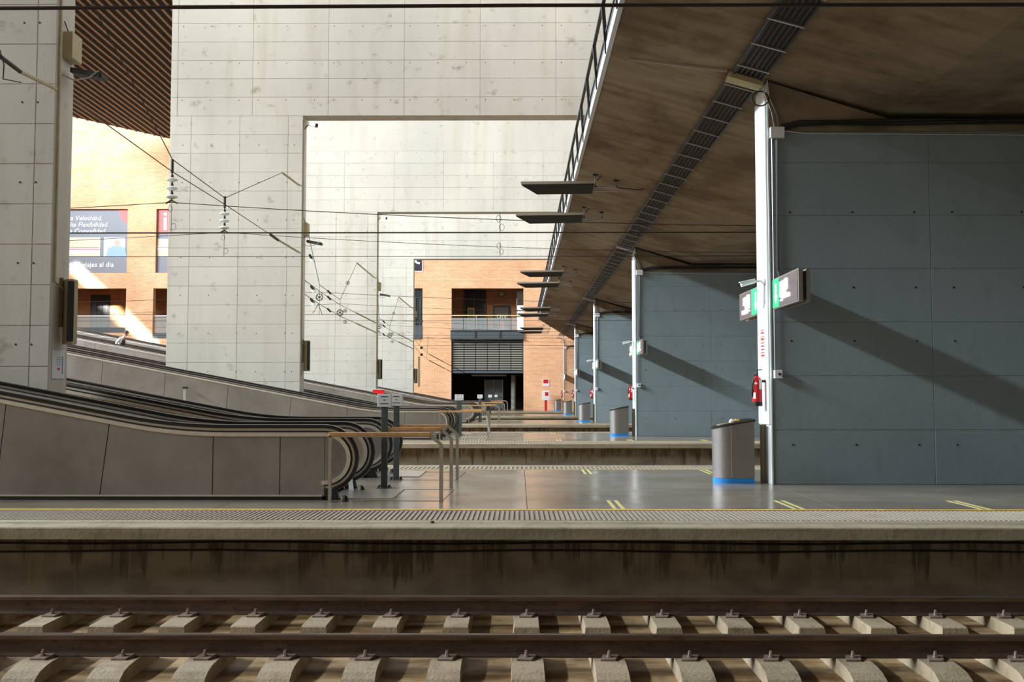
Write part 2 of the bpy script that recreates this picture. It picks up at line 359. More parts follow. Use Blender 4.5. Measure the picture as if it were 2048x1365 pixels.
# ------------------------------------------------------------------ platforms
def xstrip(mb, x0, x1, y0, y1, z, pitch, w=.024, h=.006):
    x = x0
    while x < x1: mb.box(x, x + w, y0, y1, z, z + h); x += pitch
PX0, PX1 = -34, 13.9
for k in range(-1, 5):
    d = k * P
    a, b_ = 10.6 + d, 19.98 + d
    if k == 4: b_ = BY - .01
    far = k >= 1
    nm = 'platform'
    lab = {-1: 'platform under the camera with a bare coping edge', 0: 'nearest platform, behind the two rails, with wide polished floor',
           1: 'second platform across the first track gap', 2: 'third platform from the camera', 3: 'fourth platform from the camera', 4: 'farthest platform, against the orange brick wall'}[k]
    pt = thing(nm, lab, 'platform', (0, (a + b_) / 2, 0))
    yf = a + 1.62                                    # end of near tactile strip
    yb = b_ - 1.15
    MB().box(PX0, PX1, a + .3, b_ - (.3 if k < 4 else 0), -.95, -.13).build('trench_wall', M['stained'], pt)
    # coping slabs
    cp = MB().prism([(a, -.125), (a, -.012), (a + .012, 0), (a + .33, 0), (a + .335, -.006), (a + .35, -.006), (a + .355, 0), (a + .40, 0), (a + .405, -.006), (a + .42, -.006), (a + .425, 0), (a + .62, 0), (a + .62, -.14), (a + .06, -.14)], 'x', PX0, PX1)
    cp.build('coping', M['coping'], pt)
    if k < 4:
        MB().prism([(b_, -.125), (b_, -.012), (b_ - .012, 0), (b_ - .4, 0), (b_ - .4, -.14), (b_ - .06, -.14)], 'x', PX0, PX1).build('coping', M['coping'], pt)
    MB().box(PX0, PX1, a + .62, yf, -.14, -.004).build('strip_bed', M['rib_base'], pt)
    if k < 4: MB().box(PX0, PX1, yb + .02, b_ - .4, -.14, -.004).build('strip_bed', M['rib_base'], pt)
    if k >= 0:
        mb = MB(); pit = .058 if k == 0 else .085
        lim = 7.2 if k == 0 else (4 if k > 1 else 5)
        xstrip(mb, -lim - 2, lim + 2.4, a + .63, yf - .09, -.004, pit, pit * .55, .006)
        if k < 4: xstrip(mb, -4, 9, yb + .06, b_ - .41, -.004, .085, .045, .006)
        tag(mb.build('tactile_rib', M['rib'], pt), kind='stuff')
        MB().box(PX0, PX1, yf, yf + .09, -.05, .002).build('yellow_line', M['yellow'], pt)
        if k < 4: MB().box(PX0, PX1, yb - .07, yb, -.05, .002).build('yellow_line', M['yellow'], pt)
    # floor slabs
    xs = [PX0, -23, -19.15, -15.3, -11.45, -7.6, -3.75, .1, 3.95, 7.8, 11.65, PX1]
    e = b_ - .4 if k < 4 else b_
    y_a = yf + (.09 if k >= 0 else 0); y_b = yb - (.07 if k >= 0 else 0) if k < 4 else e
    MB().box(PX0, PX1, y_a, y_b, -.14, -.02).build('screed', M['rib_base'], pt)
    for i in range(len(xs) - 1):
        MB().box(xs[i] + .004, xs[i + 1] - .004, y_a, y_b, -.02, 0).build('floor_slab', M['floor'], pt)
    # worn yellow queue marks
    if 0 <= k < 4:
        for x in (1.16, 3.37, 5.65):
            for yy in (yf + .1, yb - 1.1):
                mb = MB().box(x, x + .045, yy, yy + 1.0, 0, .002).box(x + .10, x + .145, yy, yy + 1.0, 0, .002)
                mb.build('queue_mark', M['pale_yellow'], pt)
    if k == 0:
        mb = MB()
        for i, (yy, zz) in enumerate(((a + .27, -.2), (a + .26, -.285))):
            mb.tube([(x * .8, yy, zz + .012 * math.sin(x * 1.3 + i)) for x in range(-14, 15)], .012, 5)
        mb.build('trench_cable', M['cable'], pt)
        # service grooves in the floor
        g1 = [at(x, y, 1) for x, y in ((0, 0),)]
        def fp(x, y):
            dd = ray(x, y); return Vector((0, 0, 1.4)) + dd * (-1.4 / dd[2])
        mb = MB()
        for pl in ([(727, 1003), (885, 1003), (908, 980), (700, 980)], [(690, 1000), (640, 1045)][:0], [(790, 961), (912, 961), (932, 945), (770, 945)]):
            if pl: mb.tube([fp(*q) + Vector((0, 0, -.003)) for q in pl], .008, 4)
        mb.build('hatch_groove', M['black'], pt)
    if k == 1:
        mb = MB(); x = -1.9
        while x < -1.0: mb.box(x, x + .05, 29.6 + .8, 34, 0, .006); x += .09
        tag(mb.build('tactile_mat', M['rib'], pt), kind='stuff')

# ------------------------------------------------------------------ right-hand wall piers
def pier(k):
    d = k * P; y0 = 15.7 + d; y1 = y0 + .72
    mm = M['brick'] if k == 4 else M['pier']
    X0 = 3.97
    o = thing('concrete_pier', ['grey-blue painted concrete wall pier filling the right side', 'grey-blue wall pier on the second platform behind the steel bin',
          'grey-blue wall pier on the third platform', 'narrow grey-blue wall pier on the fourth platform', 'orange brick wall pier on the farthest platform'][k], 'pier', (X0, y0, 0))
    MB().prism([(X0, 0), (13.95, 0), (13.95, 5.8), (5.9, 5.8), (X0, 6.42)], 'y', y0 + .02, y1).build('wall_body', M['pier'] if k < 4 else mm, o)
    MB().box(X0 - .01, X0 + .012, y0 - .005, y1 + .01, 0, 6.40).build('pale_edge', M['pier_edge'] if k < 4 else M['fascia'], o)
    if k < 4:
        xs = [X0 + .012, 6.52, 9.12, 13.9]
        zs = [0, .85, 1.70, 2.55, 3.40, 4.25, 5.10, 5.60]
        panels(o, xs, zs, y0 + .02, M['pier'], .008, .004)
        MB().prism([(X0 + .012, 5.60), (13.9, 5.60), (13.9, 5.79), (5.95, 5.79), (X0 + .012, 6.39)], 'y', y0 + .004, y0 + .02).build('shade_band', M['soffit'], o)  # deck shadow painted as a dark band across the pier top
        tag(holes([X0 + .33, X0 + 1.32, X0 + 2.3, X0 + 2.9, X0 + 4.0], [.62, 1.55 + .7, 3.1, 4.3], y0 + .0095, .016).build('tie_hole', M['black'], o), kind='stuff')
    # steel trunking with open pipe below
    MB().box(X0 - .04, X0 - .011, y0 + .03, y0 + .70, .93, 6.2).build('trunking', M['pier_edge'], o, bevel=.008)
    MB().tube([(X0 - .06, y0 + .36, 0), (X0 - .06, y0 + .36, .925)], .045, 10).build('downpipe', M['brown'], o, smooth=True)
    # conduits on the front face
    fy = y0 - .035
    mb = MB().tube([(X0 + .12, fy, 5.5), (X0 + .12, fy, 3.35), (X0 + .15, fy, 3.2), (X0 + .25, fy, 3.15)], .022, 8)
    mb.tube([(X0 + .055, fy, 5.5), (X0 + .055, fy, 1.8)], .014, 6)
    mb.build('conduit', M['conduit'], o, smooth=True)
    MB().box(X0 + .02, X0 + .24, y0 - .10, y0 - .012, 5.48, 5.65).build('junction_box', M['white'], o, bevel=.006)
    mb = MB()
    mb.tube([(X0 + .24, fy, 5.6 - .0), (X0 + .6, fy, 5.56), (9, fy, 5.52), (13, fy, 5.52)], .012, 5)
    mb.tube([(X0 + .1, fy, 5.65), (X0 + .06, fy, 5.9), (X0 - .05, fy, 6.2), (X0 - .1, fy - .05, 6.38)], .012, 5)
    mb.tube([(X0 + .16, fy, 5.65), (X0 + .14, fy, 5.85), (X0 + .02, fy, 6.15), (X0 - .02, fy - .05, 6.4)], .012, 5)
    mb.build('grey_cable', M['conduit'], o)
    mb = MB()
    for i in range(3):
        mb.tube([(X0 + .2, fy, 5.60 + .04 * i), (X0 + .5, fy, 5.68 + .04 * i)] + [(5.0 + j * .9, fy, 5.70 + .035 * i - .015 * math.sin(j * 1.7 + i)) for j in range(9)], .016, 5)
    mb.tube([(X0 - .12 + .13 * math.cos(t), fy, 6.12 + .12 * math.sin(t)) for t in [2 * PI * i / 14 for i in range(14)]], .012, 5, Vector((0, 1, 0)), True)
    mb.build('black_cable', M['cable'], o)
    # switch box on the face
    bx = MB().box(X0 + .03, X0 + .15, y0 - .11, y0 - .012, 1.66, 1.79).build('switch_box', M['white'], o, bevel=.005)
    MB().lathe([(.022, 0), (.018, .03)], (X0 + .10, y0 - .11, 1.725), 10, Vector((0, -1, 0))).build('rotary_switch', M['black'], bx)
    # red warning strip on the trunking
    MB().box(X0 - .043, X0 - .0405, y0 + .20, y0 + .52, 1.98, 2.52).build('notice', M['white'], o)
    mb3 = MB()
    for i, hh in enumerate((.05, .03, .03, .04, .03, .06, .02, .05, .02)):
        mb3.box(X0 - .046, X0 - .0435, y0 + .24 + .02 * (i % 2), y0 + .46, 2.02 + i * .052, 2.02 + i * .052 + hh * .6)
    tag(mb3.build('red_lettering', M['red'], o), kind='stuff')
    return o
for k in range(5): pier(k)

# ------------------------------------------------------------------ raised walkway deck (dark soffit) and its railing
def zc(x): return 7.56 - .28 * x
EX = 1.52
dk = thing('walkway_deck', 'dark concrete walkway deck overhead along the right side', 'deck', (EX, 30, 7))
vs = []; xsn = [(EX, zc(EX)), (5.95, zc(5.95)), (13.98, zc(5.95)), (13.98, 7.5), (EX, 7.5)]
ends = {0: (-11.9, 75.5), 1: (-11.9, 92.5), 2: (-11.9, 92.5), 3: (-11.9, 92.5), 4: (-11.9, 75.5)}
va = [(x, ends[i][0], z) for i, (x, z) in enumerate(xsn)]; vb = [(x, ends[i][1], z) for i, (x, z) in enumerate(xsn)]
MB().add(va + vb, [(4, 3, 2, 1, 0), (5, 6, 7, 8, 9), (0, 1, 6, 5), (1, 2, 7, 6), (2, 3, 8, 7), (3, 4, 9, 8), (4, 0, 5, 9)]).build('deck_slab', M['soffit'], dk)
MB().prism([(EX - .06, zc(EX) - .03), (EX + .015, zc(EX) - .03), (EX + .015, zc(EX) - .01), (EX - .04, zc(EX) + .0), (EX - .04, 7.3), (EX - .06, 7.3)], 'y', -11.9, 75.5).build('fascia_angle', M['fascia'], dk)
MB().box(EX - .05, EX, -11.9, 75.5, 7.3, 7.5).build('edge_plate', M['rail_grey'], dk)
mb = MB()
for y in (18.7 + P * i - 9 for i in range(5)):
    pass
# a lifted batten line on the soffit
mb = MB().sweep([(1.85, 16.4, zc(1.85) - .02), (3.35, 15.75, zc(3.35) - .02)], [(-.02, -.02), (.02, -.02), (.02, .02), (-.02, .02)])
mb.build('soffit_batten', M['fin'], dk)
rl = thing('walkway_railing', 'dark grey railing along the edge of the walkway deck overhead', 'railing', (EX, 30, 7.5))
tx, tz = EX - .11, 7.95
MB().box(tx - .03, tx + .03, -11.9, 75.5, tz - .03, tz + .03).build('top_rail', M['rail_grey'], rl)
MB().box(EX - .07, EX - .04, -11.9, 75.5, 7.45, 7.5).build('bottom_rail', M['rail_grey'], rl)
proto = None
i = 0; y = -10.9
while y < 75:
    if proto is None:
        proto = MB().sweep([(EX - .05, 0, 7.12), (tx, 0, tz)], [(-.035, -.03), (.035, -.03), (.035, .03), (-.035, .03)]).build('post', M['rail_grey'], rl)
        proto.location.y = y; 
    else:
        c = proto.copy(); COL.objects.link(c); c.location.y = y
    y += 1.95

# cable ladder under the deck
ct = thing('cable_ladder', 'long cable ladder with black cables fixed under the walkway deck', 'cable tray', (3.62, 40, 6.5))
def tz_(x): return zc(x) - .09
for x in (3.40, 3.84): MB().box(x - .01, x + .01, -2, 86, tz_(x) - .03, tz_(x) + .04).build('side_rail', M['rail_grey'], ct)
for i in range(6):
    x = 3.44 + i * .073
    MB().tube([(x + .006 * math.sin(j), j * 4, tz_(x) + .015) for j in range(0, 22)], .029, 6).build('cable', M['cable'], ct)
far = MB(); y = 8.5
pr = None
while y < 86:
    if y < 42:
        mb = MB().sweep([(3.37, 0, tz_(3.37) - .02), (3.87, 0, tz_(3.87) - .02)], [(-.018, -.012), (.018, -.012), (.018, .012), (-.018, .012)])
        if pr is None: pr = mb.build('rung', M['conduit'], ct); pr.location.y = y
        else: c = pr.copy(); COL.objects.link(c); c.location.y = y
    else: far.box(3.37, 3.87, y, y + .03, tz_(3.6) - .03, tz_(3.6) - .01)
    y += .95
tag(far.build('far_rung', M['conduit'], ct), kind='stuff')
for k in range(5):
    y = 15.7 + k * P
    MB().sweep([(3.34, y, tz_(3.34) - .03), (3.88, y, tz_(3.88) - .03)], [(-.14, -.06), (.14, -.06), (.14, .03), (-.14, .03)]).build('cover_plate', M['cream'] if k == 0 else M['conduit'], ct)

# ------------------------------------------------------------------ tall timber-slat ceiling over the far left
CH = 25.5
sc = MB().prism([(-12.1, 50), (-12.1, 92.9), (-32.6, 92.9), (-38.3, 85.7), (-44, 78.5), (-40, 76), (-24, 50)], 'z', CH + .06, CH + .5).build('ceiling', M['slat_back'])
tag(sc, kind='structure')
xq = -12.5
while xq > -43.5:
    yf_ = 92.9 if xq > -32.6 else 92.9 + (xq + 32.6) * 1.263
    yn_ = max(50, 50 + (-24.5 - xq) * 1.62)
    if yf_ - yn_ > 2: MB().box(xq - .075, xq + .075, yn_, yf_ - .02, CH, CH + .058).build('slat', M['slat'], sc)
    xq -= .578

# ------------------------------------------------------------------ moving walkways
def hz(x):           # handrail height over the platform
    x0, sl = -4.62, .19
    s_ = x0 - x
    if s_ < -.7: return .97
    if s_ > .7: return .97 + sl * s_
    return .97 + sl * (s_ + .7) ** 2 / 2.8
def walkway(k, lane, xend):
    d = k * P; ya, yb = ((13.42, 14.9) if lane == 0 else (17.0, 18.45)); ya += d; yb += d
    names = ['nearest', 'second', 'third', 'fourth']
    o = thing('moving_walkway', f'{["front","rear"][lane]} inclined moving walkway with grey steel sides on the {names[k]} platform', 'walkway', (-2.6, (ya + yb) / 2, 0))
    CX, CZ, R = -2.6, .55, .42
    top = [x for x in (-2.6, -3.4, -3.92, -4.1, -4.3, -4.5, -4.7, -4.9, -5.1, -5.3, -6, -8, -12, -18, -26) if x > xend] + [xend]
    arc = [(CX + R * math.sin(t), CZ + R * math.cos(t)) for t in [PI * i / 14 for i in range(15)]]
    path = [(x, hz(x)) for x in reversed(top[1:])] + arc + [(CX - .02, CZ - R)]
    for y, nm, sgn in ((ya, 'near', 1), (yb, 'far', -1)):
        pr_h = [(-.045, .012), (-.035, .03), (0, .036), (.035, .03), (.045, .012), (.04, -.018), (-.04, -.018)]
        MB().sweep([(x, y, z) for x, z in path], pr_h, side=Vector((0, -1, 0))).build('handrail', M['rubber'], o, smooth=True)
        def off(q):      # path offset inwards
            r = R - q
            return [(x, hz(x) - q) for x in reversed(top[1:])] + [(CX + r * math.sin(t), CZ + r * math.cos(t)) for t in [PI * i / 14 for i in range(15)]] + [(CX - .04, CZ - r)]
        MB().sweep([(x, y, z) for x, z in off(.035)], [(-.028, -.02), (.028, -.02), (.028, .02), (-.028, .02)], side=Vector((0, -1, 0))).build('rail_guide', M['steel'], o)
        MB().sweep([(x, y, z) for x, z in off(.062)], [(-.045, -.012), (.045, -.012), (.045, .012), (-.045, .012)], side=Vector((0, -1, 0))).build('dark_skirt', M['black'], o)
        MB().sweep([(x, y, z) for x, z in off(.098)], [(-.065, -.026), (.065, -.026), (.065, .026), (-.065, .026)], side=Vector((0, -1, 0))).build('deck_trim', M['trim'], o)
        # cladding panels with open joints
        edges = [CX, -3.2, -4.1, -5.5, -6.9] if (k == 0) else [CX, -3.6, -5.4, -7.2]
        x = edges[-1]; stp = 1.4 if k == 0 else 2.0
        while x - stp > xend: x -= stp; edges.append(x)
        edges.append(xend)
        g2 = .006
        for i in range(len(edges) - 1):
            xa, xb = edges[i] - g2, edges[i + 1] + g2
            slant = .10 if xa < -4.5 else 0; sl2 = .10 if xb < -4.5 else 0
            n = 5; xt = [xa + (xb - xa) * j / n for j in range(n + 1)]
            poly = [(q + slant * .0, hz(q) - .12) for q in xt] 
            bot = [(xb - sl2 * 1.1 if xb > xend + .1 else xb, .066), (xa - slant * 1.1, .066)]
            MB().prism(poly + bot, 'y', y - .05, y + .05).build('side_panel', M['panel'], o)
        r = R - .12
        poly = [(CX + r * math.sin(t), CZ + r * math.cos(t)) for t in [PI * i / 14 for i in range(15)]] + [(CX - .001, .066)]
        MB().prism([(CX + .001, CZ + r)] + poly[1:], 'y', y - .05, y + .05).build('newel_panel', M['panel'] if sgn > 0 else M['inner'], o)
        MB().prism([(CX + .02, 0), (CX + .19, 0), (CX + .15, .16), (CX - .02, .13)], 'y', y - .06, y + .06).build('handrail_inlet', M['black'], o, bevel=.01)
        if xend < -3: MB().box(xend, CX - .02, y - .09, y + .09, 0, .05).build('plinth', M['black'], o); MB().box(xend, CX - .02, y - .10, y + .10, .05, .066).build('kerb', M['trim'], o)
    # belt
    pts = [(x, hz(x) - .93) for x in top] 
    mb = MB(); n = len(pts)
    pl = [(x, z) for x, z in pts] + [(x, max(z - .25, -.0) if i else 0) for i, (x, z) in reversed(list(enumerate(pts)))]
    for i in range(n - 1):
        (xa, za), (xb, zb) = pts[i], pts[i + 1]
        mb.add([(xa, ya + .06, za), (xb, ya + .06, zb), (xb, yb - .06, zb), (xa, yb - .06, za), (xa, ya + .06, max(za - .3, 0)), (xb, ya + .06, max(zb - .3, 0)), (xb, yb - .06, max(zb - .3, 0)), (xa, yb - .06, max(za - .3, 0))],
               [(0, 1, 2, 3), (7, 6, 5, 4), (0, 4, 5, 1), (3, 2, 6, 7)])
    mb.build('belt', M['belt'], o)
    MB().box(-2.6, -1.7, ya + .06, yb - .06, .0, .012).build('comb_plate', M['steel'], o)
    return o
for k in range(4):
    for lane in (0, 1): walkway(k, lane, [-24, -26, -30, -33.9][k])

# ------------------------------------------------------------------ crowd barriers, sign posts, floor stops
def barrier(k, j):
    y = (13.12, 15.07, 16.52)[j] + k * P; xl = -2.5 if j == 0 else -1.985
    where = ['nearest', 'second', 'third', 'fourth', 'farthest'][k]; jj = ['front', 'middle', 'rear'][j]
    o = thing('barrier_rail', f'{jj} wooden barrier rail with steel legs on the {where} platform', 'barrier', (-1.75, y, 0), 'barrier rails at the foot of the walkways')
    lean = .13 if (k == 1 and j == 0) else 0
    MB().box(xl, -1.16, y - .03, y + .03, .86, .91).build('top_rail', M['wood'], o, bevel=.008)
    MB().box(xl, -1.16, y - .025, y + .025, .845, .858).build('rail_plate', M['steel'], o)
    MB().sweep([(-1.17, y, .875), (-1.02, y, .745), (-1.02 + lean, y - lean * 2, 0)], [(-.025, -.025), (.025, -.025), (.025, .025), (-.025, .025)], Vector((0, 1, 0))).build('leg', M['steel'], o)
    if j == 0: MB().box(-2.5, -2.46, y - .025, y + .025, 0, .86).build('leg', M['steel'], o)
for k in range(5):
    for j in range(3):
        if k >= 2 and j == 1: continue
        barrier(k, j)
def sign_post(k, j):
    y = (15.07, 16.52)[j] + k * P; x = -2.03
    where = ['nearest', 'second', 'third', 'fourth', 'farthest'][k]
    o = thing('sign_post', f'{["front", "rear"][j]} dark square post with white notice plate on the {where} platform', 'post', (x, y, 0), 'notice posts by the walkways')
    MB().box(x - .045, x + .045, y - .045, y + .045, .012, 1.24).build('post', M['dark_green'], o, bevel=.006)
    MB().box(x - .10, x + .10, y - .10, y + .10, 0, .012).build('base_plate', M['dark_green'], o)
    mb = MB()
    for sx in (-.075, .075):
        for sy in (-.075, .075): mb.lathe([(.012, 0), (.012, .03), (.006, .035)], (x + sx, y + sy, .012), 6)
    mb.build('bolt', M['black'], o)
    pb = MB().box(x - .105, x + .105, y - .06, y + .045, 1.22, 1.415).build('notice_box', M['white'], o, bevel=.006)
    mb = MB()
    for zz, w_ in ((1.37, .05), (1.32, .014), (1.265, .065)): mb.box(x - w_, x + w_, y - .0635, y - .061, zz, zz + .010)
    mb.build('notice_print', M['black'], pb)
    if k == 0 and j == 1: MB().lathe([(.015, 0), (.015, .02)], (x, y, 1.415), 8).build('red_button', M['red'], o)
for k in range(5):
    for j in range(2): sign_post(k, j)
def stop(px, py, nm):
    dd = ray(px, py); p = Vector((0, 0, 1.4)) + dd * (-1.4 / dd[2])
    o = thing('floor_stop', nm, 'door stop', tuple(p), 'black floor stops by the walkway ends')
    MB().lathe([(.058, 0), (.052, .02), (.038, .06), (.02, .075)], p, 14).build('rubber_dome', M['black'], o, smooth=True)
    MB().box(p.x - .012, p.x + .012, p.y - .06, p.y - .03, 0, .07).build('metal_rib', M['brown'], o)
stop(689, 1003, 'black domed floor stop in front of the nearest walkway newel')
stop(722, 982, 'black domed floor stop beside the white tag on the nearest platform')
stop(783, 947, 'black domed floor stop farthest back on the nearest platform')
tg = MB().add([(0,0,0),(.07,0,0),(.045,.015,.17),(-.02,.015,.17),(0,.012,0),(.07,.012,0),(.045,.027,.17),(-.02,.027,.17)], [(0,1,2,3),(7,6,5,4),(0,4,5,1),(1,5,6,2),(2,6,7,3),(3,7,4,0)]).build('paper_tag', M['white'])
pp = ray(698, 982); tg.location = Vector((0, 0, 1.4)) + pp * (-1.4 / pp[2]); tag(tg, 'white paper tag hanging at the foot of the second handrail', 'tag')

# ------------------------------------------------------------------ litter bins
def bin_(k):
    y = 15.85 + k * P; x0 = 3.1
    o = thing('litter_bin', f'steel litter bin with slanted lid, blue base, on the {["nearest","second","third","fourth","farthest"][k]} platform' + (', rubbish on its lid' if k == 0 else ''), 'bin', (x0 + .32, y + .3, 0), 'steel litter bins beside the wall piers')
    n = 12; w_, dp = .63, .46
    # plan outline: rounded left nose, straight sides, flat right
    pl = [(x0 + .26 - .26 * math.sin(t), y + dp / 2 - dp / 2 * math.cos(t)) for t in [PI * i / n for i in range(n + 1)]]
    pl = pl + [(x0 + w_, y + dp), (x0 + w_, y)]
    def topz(x): return .875 + .13 * min(1, max(0, (x - x0) / w_)) ** .8
    def ring(s, zf): 
        cx, cy = x0 + w_ / 2, y + dp / 2
        return [(cx + (px - cx) * s, cy + (py - cy) * s, zf(px)) for px, py in pl]
    def loft(rs):
        m_ = len(pl); vs = [v for r in rs for v in r]
        return MB().add(vs, [(a * m_ + i, a * m_ + (i + 1) % m_, (a + 1) * m_ + (i + 1) % m_, (a + 1) * m_ + i) for a in range(len(rs) - 1) for i in range(m_)] + [tuple(range(m_ - 1, -1, -1)), tuple(range((len(rs) - 1) * m_, len(rs) * m_))])
    loft([ring(.985, lambda x: .085), ring(1, lambda x: topz(x) - .02)]).build('body', M['bin'], o, smooth=True)
    loft([ring(.97, lambda x: 0), ring(.97, lambda x: .085)]).build('base', M['blue'], o, smooth=True)
    ld = loft([ring(1.05, lambda x: topz(x) - .02), ring(1.06, lambda x: topz(x)), ring(.9, lambda x: topz(x) + .018)]).build('lid', M['black'], o, smooth=True)
    MB().lathe([(.13, 0), (.12, .012)], (x0 + .2, y + dp / 2, topz(x0 + .2) + .006), 16, Vector((-.18, 0, 1))).build('opening', M['brown'], ld)
    MB().box(x0 + .262, x0 + .268, y - .004, y, .09, topz(x0 + .26) - .02).build('seam', M['trim'], o)
    if k == 0:
        mb = MB().lathe([(.045, 0), (.05, .03), (.02, .06)], (x0 + .30, y + .12, topz(x0 + .3) + .01), 7)
        tag(mb.build('crumpled_paper', M['white']), 'crumpled white paper on the lid of the nearest litter bin', 'litter')
        mo = plain('orange_wrapper', (.85, .42, .03), .4)
        mb = MB().lathe([(.05, 0), (.055, .025), (.03, .045)], (x0 + .38, y + .14, topz(x0 + .38) + .005), 6)
        tag(mb.build('orange_wrapper', mo), 'orange wrapper on the lid of the nearest litter bin', 'litter')
for k in range(5): bin_(k)

# ------------------------------------------------------------------ fire extinguishers
def extinguisher(k):
    y = 15.93 + k * P; x = 3.80
    o = thing('fire_extinguisher', f'red fire extinguisher with black foot hung on the {["nearest","second","third","fourth","farthest"][k]} wall pier', 'extinguisher', (x, y, 1.23), 'fire extinguishers on the wall piers')
    MB().lathe([(.072, 1.225), (.078, 1.24), (.078, 1.60), (.072, 1.64), (.05, 1.675), (.028, 1.69), (.028, 1.71)], (x, y, 0), 18).build('cylinder', M['red'], o, smooth=True)
    MB().lathe([(.080, 1.222), (.080, 1.29)], (x, y, 0), 18).build('foot', M['black'], o, smooth=True)
    MB().lathe([(.022, 1.71), (.022, 1.75), (.015, 1.77)], (x, y, 0), 10).build('valve', M['black'], o, smooth=True)
    MB().sweep([(x - .01, y, 1.76), (x + .02, y, 1.80), (x + .08, y, 1.80)], [(-.01, -.008), (.01, -.008), (.01, .008), (-.01, .008)]).build('lever', M['black'], o)
    MB().tube([(x, y - .02, 1.74), (x - .06, y - .05, 1.70), (x - .085, y - .05, 1.55), (x - .085, y - .02, 1.38)], .012, 6).build('hose', M['black'], o, smooth=True)
    def patch(a0, a1, z0, z1, m, nm):
        n = 5; r = .0795; mb = MB()
        vs = [(x + r * math.sin(a0 + (a1 - a0) * i / n), y - r * math.cos(a0 + (a1 - a0) * i / n), z) for i in range(n + 1) for z in (z0, z1)]
        mb.add(vs, [(2 * i, 2 * i + 2, 2 * i + 3, 2 * i + 1) for i in range(n)]).build(nm, m, o)
    patch(.15, .9, 1.49, 1.64, M['white'], 'inspection_label'); patch(-1.1, -.5, 1.34, 1.44, M['white'], 'instruction_label'); patch(-1.1, -.2, 1.57, 1.60, M['white'], 'title_label')
    MB().box(x + .03, 3.97, y - .03, y + .03, 1.60, 1.64).build('wall_bracket', M['black'], o)
for k in range(5): extinguisher(k)

# ------------------------------------------------------------------ lit platform signs + cameras on the piers
EM = {'white': plain('lit_white_symbol', (1, .97, 1.0), .5, emit=2.6), 'green': plain('lit_green_field', (.0, .42, .14), .4, emit=.55),
      'field': plain('sign_dark_field', (.10, .075, .09), .25), 'frame': M['steel']}
def text_mesh(s, size, name, m, parent, M4, extrude=.002, shear=0, align='CENTER'):
    cu = bpy.data.curves.new(name, 'FONT'); cu.body = s; cu.size = size; cu.extrude = extrude; cu.align_x = align; cu.align_y = 'CENTER'; cu.shear = shear; cu.offset = size * .012
    cu.resolution_u = 3
    t = bpy.data.objects.new(name, cu); COL.objects.link(t)
    bpy.context.view_layer.update()
    me = bpy.data.meshes.new_from_object(t.evaluated_get(bpy.context.evaluated_depsgraph_get()))
    bpy.data.objects.remove(t); me.transform(M4); me.materials.clear(); me.materials.append(m)
    o = bpy.data.objects.new(name, me); COL.objects.link(o)
    if parent is not None: o.parent = parent; o.matrix_parent_inverse = Matrix.Translation(parent.location).inverted() if parent.parent is None else Matrix.Identity(4)
    if name == 'lettering': o['kind'] = 'stuff'
    return o
def yzmat(y, z, x):    # text facing -X, reading towards the camera
    return Matrix(((0, 0, -1, x), (-1, 0, 0, y), (0, 1, 0, z), (0, 0, 0, 1)))
def lit_sign(k, back):
    d = k * P; X = 4.0
    ya, yb = ((14.22, 15.64) if not back else (16.43, 18.02)); ya += d; yb += d
    z0, z1 = 2.74, 3.22
    o = thing('lit_sign', f'lit green and black platform sign {"behind" if back else "in front of"} the {["nearest","second","third","fourth","farthest"][k]} wall pier', 'sign', (X, (ya + yb) / 2, z0), 'lit platform signs on the wall piers')
    MB().box(X, X + .07, ya, yb, z0, z1).build('casing', M['steel'], o, bevel=.008)
    MB().box(X + .07, X + .12, ya + .03, yb, z0 + .03, z1 - .04).build('dark_core', M['black'], o)
    MB().box(X + .12, X + .17, ya, yb, z0 - .01, z1 - .01).build('rear_casing', M['steel'], o)
    MB().box(X - .006, X, ya + .02, yb - .02, z0 + .02, z1 - .02).build('face', EM['field'], o)
    xs = X - .012
    zc_ = (z0 + z1) / 2
    if not back:
        gy0, gy1 = yb - .40, yb - .02
        MB().box(xs, X - .006, gy0, gy1, z0 + .02, z1 - .02).build('green_field', EM['green'], o)
        ar = (gy0 + gy1) / 2
        pic = [(.38, .33), (.38, .80), (.60, .82), (.60, .62), (.66, .85), (.80, .85), (.80, .50), (.70, .50), (.72, .38), (.92, .38), (.92, .25), (.52, .25)]
        MB().prism([(yb - u * 1.0 - .06, z0 + v * .48) for u, v in pic], 'x', xs - .004, xs).build('pictogram', EM['white'], o)
        MB().box(xs - .003, xs, yb - .58, yb - .46, z0 + .09, z0 + .115).build('underline', EM['white'], o)
    else:
        gy0, gy1 = ya + .02, ya + .62
        MB().box(xs, X - .006, gy0, gy1, z0 + .02, z1 - .02).build('green_field', EM['green'], o)
        ar = (gy0 + gy1) / 2
        pic = [(.22, .18), (.22, .33), (.46, .33), (.46, .50), (.32, .50), (.32, .78), (.52, .80), (.54, .72), (.60, .84), (.76, .84), (.76, .34), (.62, .34), (.60, .18)]
        MB().prism([(yb - .0 - u * 1.05, z0 + v * .48) for u, v in pic], 'x', xs - .004, xs).build('pictogram', EM['white'], o)
        MB().box(xs - .003, xs, yb - .82, yb - .70, z0 + .11, z0 + .135).build('underline', EM['white'], o)
    MB().prism([(ar - .035, z1 - .09), (ar + .035, z1 - .09), (ar + .035, z0 + .2), (ar + .09, z0 + .2), (ar, z0 + .08), (ar - .09, z0 + .2), (ar - .035, z0 + .2)], 'x', xs - .003, xs).build('down_arrow', EM['white'], o)
for k in range(5):
    lit_sign(k, False)
    if k < 4: lit_sign(k, True)
